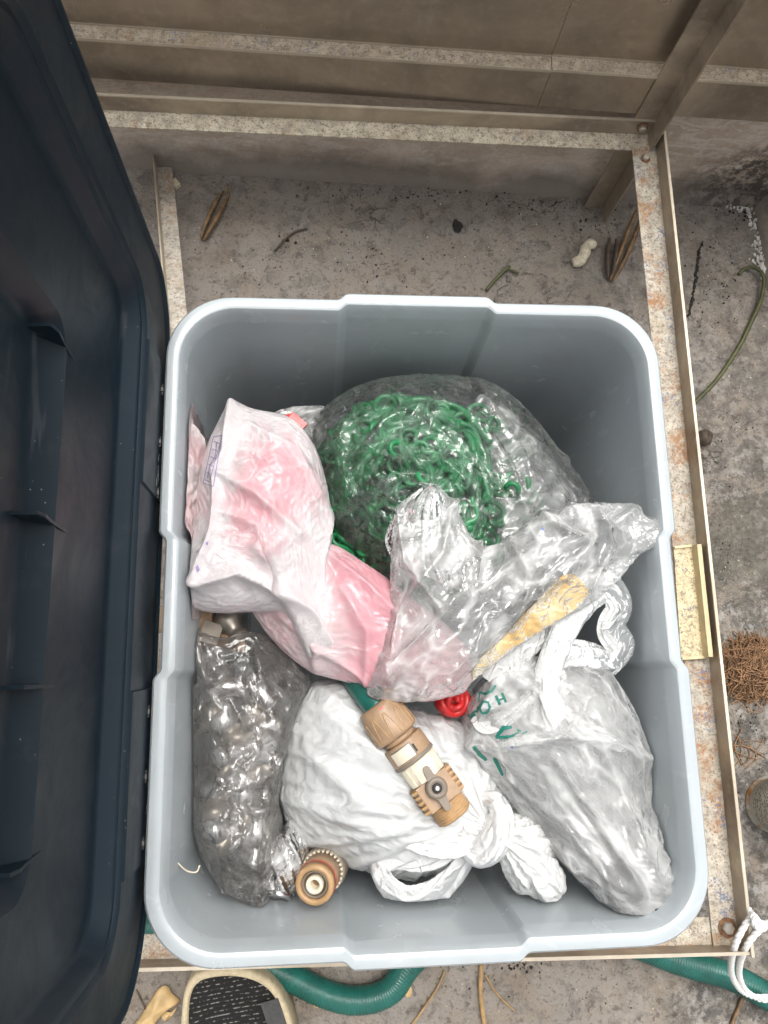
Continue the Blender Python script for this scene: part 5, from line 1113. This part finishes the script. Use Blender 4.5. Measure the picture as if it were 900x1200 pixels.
M['tin'] = can_mat(); M['paper'] = label_mat(); M['print'] = mat_plain('faded print', (0.12, 0.115, 0.11), .6)
rc = .0365
MB().lathe([(.0001, .003), (rc - .003, .003), (rc - .002, 0), (rc + .0012, .0002), (rc + .0018, .0016), (rc, .004), (rc - .0008, .006), (rc - .0008, .1), (rc + .001, .103), (rc - .002, .104), (.0001, .101)], 48, Mx).build('can_body', M['tin'], cn)
MB().lathe([(rc - .0005, .012), (rc, .0122), (rc, .0958), (rc - .0005, .096)], 48, Mx).build('paper_label', M['paper'], cn)
g = RS(77); mb = MB()
for zz in np.arange(.02, .09, .0042):
    a = -2.6
    while a < 2.6:
        w = .05 + .12 * g.rand(); r = rc + .0002
        if g.rand() < .8:
            for q in np.linspace(a, a + w, 4)[:-1]:
                mb.add([Mx @ Vector((r * math.cos(x), r * math.sin(x), z)) for x, z in ((q, zz), (q + w / 3, zz), (q + w / 3, zz + .0016), (q, zz + .0016))], [[0, 1, 2, 3]])
        a += w + .04
mb.build('label_print', M['print'], cn, smooth=False, kind='stuff')
# teal hose under the bin
hose_pts = [at(60, 1078, .022), at(160, 1084, .022), at(250, 1105, .022), at(330, 1140, .022), at(385, 1166, .022), at(425, 1172, .022), at(458, 1160, .022), at(480, 1130, .022), at(520, 1098, .022), at(620, 1085, .022), at(720, 1100, .022), at(800, 1128, .022), at(860, 1146, .024), at(920, 1180, .024), at(990, 1220, .022)]
C = catmull(hose_pts, 900); rad = .0165 + .0007 * np.sin(np.linspace(0, 1, 900) * 6.28 * 300)
v, f = tube_vf(C, rad, 18); obj('garden_hose', v, f, M['hosegreen'], label='teal ribbed hose lying on the floor round the front of the bin', cat='hose')
# white cord tied round the front right corner
def cord(pts, r, n):
    P = catmull(pts, n); T_, N_, B_ = frames(P); mb = MB(); s = np.linspace(0, 1, n); L = np.linalg.norm(np.diff(P, axis=0), axis=1).sum()
    for k in range(3):
        a = s * L / (r * 7) * 6.28 + k * 2.094
        mb.tube(P + N_ * (np.cos(a) * r * .52)[:, None] + B_ * (np.sin(a) * r * .52)[:, None], r * .60, 7)
    return mb
rp = thing('rope', 'white braided cord looped round the front right corner and hose', 'cord', tuple(at(880, 1110, .15)))
cord([at(884, 1070, .215), at(872, 1086, .213), at(860, 1112, .20), at(857, 1140, .13), at(868, 1160, .075), at(885, 1168, .06), at(905, 1168, .06)], .0034, 240).build('loop', M['rope'], rp)
cord([at(905, 1082, .215), at(888, 1092, .213), at(873, 1112, .20), at(866, 1138, .13), at(872, 1158, .075), at(888, 1170, .055), at(906, 1172, .055)], .0034, 240).build('loop', M['rope'], rp)
cord([at(878, 1066, .205), at(884, 1078, .216), at(896, 1083, .22), at(908, 1080, .216)], .0036, 90).build('knot', M['rope'], rp)
cord([at(889, 1080, .222), at(883, 1074, .224), at(886, 1086, .224), at(894, 1084, .226)], .0034, 70).build('knot', M['rope'], rp)
# black woven shoe
sh = thing('slip_on_shoe', 'black woven slip-on shoe with a cream edge under the front of the bin', 'shoe', tuple(at(275, 1190, 0)))
out = [(211, 1290), (210, 1240), (212, 1195), (216, 1162), (226, 1144), (246, 1136), (275, 1134), (302, 1140), (322, 1154), (336, 1178), (345, 1210), (349, 1250), (350, 1300), (330, 1370), (280, 1400), (235, 1370)]
Z0 = .062; Cc = at(280, 1250, Z0); O = catmull([at(x, y, Z0) for x, y in out], 90, True)
def srow(k, z): 
    P = Cc + (O - Cc) * k; P[:, 2] = z; return P
def cen(w): return O - (O - Cc) / np.linalg.norm(O - Cc, axis=1)[:, None] * w
def loft(rows):
    v = np.vstack(rows); n = len(rows[0]); f = [[i * n + k, i * n + (k + 1) % n, (i + 1) * n + (k + 1) % n, (i + 1) * n + k] for i in range(len(rows) - 1) for k in range(n)]; return v, f
def at_z(P, z): P = P.copy(); P[:, 2] = z; return P
v, f = loft([at_z(cen(.004), 0), at_z(cen(-.001), .004), at_z(cen(0), Z0 - .004), at_z(cen(.001), Z0), at_z(cen(.005), Z0 + .003), at_z(cen(.009), Z0 + .001), at_z(cen(.011), Z0 - .006)])
obj('shoe_edge', v, f, M['cork'], sh)
def weave():
    g = G('black weave'); v_ = g.n('ShaderNodeMapping', {'Vector': g.tc, 'Rotation': (0, 0, -.12)}).outputs[0]
    xs = g.n('ShaderNodeSeparateXYZ', {0: v_}).outputs
    rib = g.math('SINE', g.math('MULTIPLY', xs[1], 6.283 / .0052)); dash = g.noise(160, 2, .5, 0, vec=g.scale(v_, 1.6, 1, 1))
    row = g.math('MULTIPLY', g.ramp(rib, .45, .9), g.ramp(dash, .5, .58))
    c = g.mix(g.math('MULTIPLY', row, .8), (0.016, 0.0155, 0.015), (0.23, 0.215, 0.19))
    return g.bsdf(c, .85, 0, g.bump(g.math('ADD', rib, g.noise(400, 2)), .6, .0012), .2)
M['weave'] = weave()
rows = [at_z(cen(.0105), Z0 - .005)]
for q in np.linspace(.85, .02, 12):
    Pq = Cc + (cen(.0105) - Cc) * q; rows.append(at_z(Pq, Z0 - .005 - .012 * (1 - q) + .010 * max(0, q - .6)))
v, f = loft(rows); obj('woven_top', v, f, M['weave'], sh)
pc = [at(305, 1176, Z0 + .004), at(326, 1170, Z0 + .004), at(336, 1200, Z0 + .003), at(318, 1215, Z0 + .003)]
M['patch'] = mat_plain('dark grey patch', (0.045, 0.043, 0.042), .7, var=.2, sc=150)
MB().hexa([p - (0, 0, .002) for p in pc][::-1], [p for p in pc][::-1]).build('patch', M['patch'], sh, smooth=False)
# dry leaves, flakes and straws
def flake(pts, m, label, name='dry_leaf', h=.004, seed=0):
    P = np.array([at(x, y, .004) for x, y in pts]); P = catmull(P, 40, True); c = P.mean(0); g = RS(seed); rows = []
    for q in (1, .75, .5, .25, .02):
        r = c + (P - c) * q; r[:, 2] = .003 + h * (1 - q) + .003 * np.sin(np.arange(40) / 40 * 6.28 * 3 + seed) * q + .003; rows.append(r)
    v, f = loft(rows); return obj(name, v, f, m, solid=.0008, label=label, cat='dry leaf')
flake([(150, 1212), (165, 1190), (186, 1158), (197, 1154), (202, 1164), (211, 1174), (196, 1183), (184, 1196), (178, 1212)], M['leaf'], 'crumpled pale dry leaf left of the black shoe', h=.01, seed=1)
flake([(346, 1154), (358, 1156), (372, 1168), (379, 1180), (372, 1180), (360, 1172)], M['leaf'], 'pale leaf flake between the shoe and the hose', seed=2)
flake([(474, 1162), (478, 1146), (481, 1148), (482, 1166), (478, 1168)], M['leaf'], 'narrow pale leaf flake right of the hose bend', seed=3)
flake([(190, 1186), (203, 1184), (208, 1180), (200, 1192), (194, 1196)], M['leaf'], 'small leaf scrap tucked against the shoe edge', seed=4)
def straw(pts, r, label, m='straw'): MB().tube(catmull([at(x, y, z) for x, y, z in pts], 20), r, 6).build('straw', M[m], label=label, cat='straw')
straw([(564, 1130, .004), (563, 1160, .005), (566, 1190, .004), (570, 1215, .004)], .0032, 'thick yellow straw on the floor in front of the bin')
straw([(568, 1142, .004), (582, 1164, .004), (602, 1184, .004)], .0014, 'thin pale straw crossing right of the thick one')
straw([(521, 1138, .004), (512, 1158, .004), (492, 1188, .004), (480, 1204, .004)], .0015, 'thin grey straw between hose bend and thick straw')
straw([(872, 1164, .004), (866, 1180, .004), (858, 1200, .004), (852, 1220, .004)], .0028, 'brown straw under the white cord', 'pod')
straw([(160, 1160, .004), (167, 1175, .004), (172, 1186, .004)], .0010, 'hair-thin dark straw above the pale leaf', 'poddk')
# scattered crumbs of soil and grit
g = RS(55); mb = MB()
def crumb(px, py, r):
    p = at(px, py, 0); a = g.rand(5) * .5 + np.arange(5) * 1.2566; q = [(p[0] + r * (.6 + .6 * g.rand()) * math.cos(t), p[1] + r * (.6 + .6 * g.rand()) * math.sin(t), .0) for t in a]
    mb.add(q + [(p[0], p[1], r * (.5 + .5 * g.rand()) + .001)], [[i, (i + 1) % 5, 5] for i in range(5)])
for (x, y, sx, sy, n, rs) in [(410, 300, 90, 35, 90, .0016), (330, 290, 14, 10, 10, .0028), (300, 310, 100, 40, 60, .0012), (560, 290, 90, 40, 80, .0014), (700, 262, 20, 12, 26, .0022), (650, 240, 60, 8, 50, .002), (840, 330, 25, 60, 120, .0016), (850, 560, 25, 110, 90, .0013), (870, 850, 20, 50, 120, .0018), (640, 1165, 130, 25, 60, .0013), (600, 1128, 50, 8, 50, .002), (370, 1170, 60, 18, 24, .0013), (480, 228, 120, 6, 60, .0018), (870, 250, 22, 14, 60, .002)]:
    for _ in range(n): crumb(x + g.randn() * sx * .6, y + g.randn() * sy * .6, rs * (.4 + 1.1 * g.rand() ** 2))
mb.build('soil_crumbs', M['soil'], smooth=False, kind='stuff', label='dark crumbs of soil scattered over the concrete floor', cat='soil')
g = RS(56); mb = MB()
for (x, y, sx, sy, n, rs) in [(380, 290, 160, 50, 40, .0012), (600, 280, 120, 40, 40, .0012), (850, 420, 30, 120, 60, .0013), (640, 1165, 160, 25, 30, .0011), (860, 700, 25, 60, 50, .0014)]:
    for _ in range(n): crumb(x + g.randn() * sx * .6, y + g.randn() * sy * .6, rs * (.4 + 1.1 * g.rand() ** 2))
mb.build('pale_grit', M['foam'], smooth=False, kind='stuff', label='pale grit scattered over the concrete floor', cat='grit')
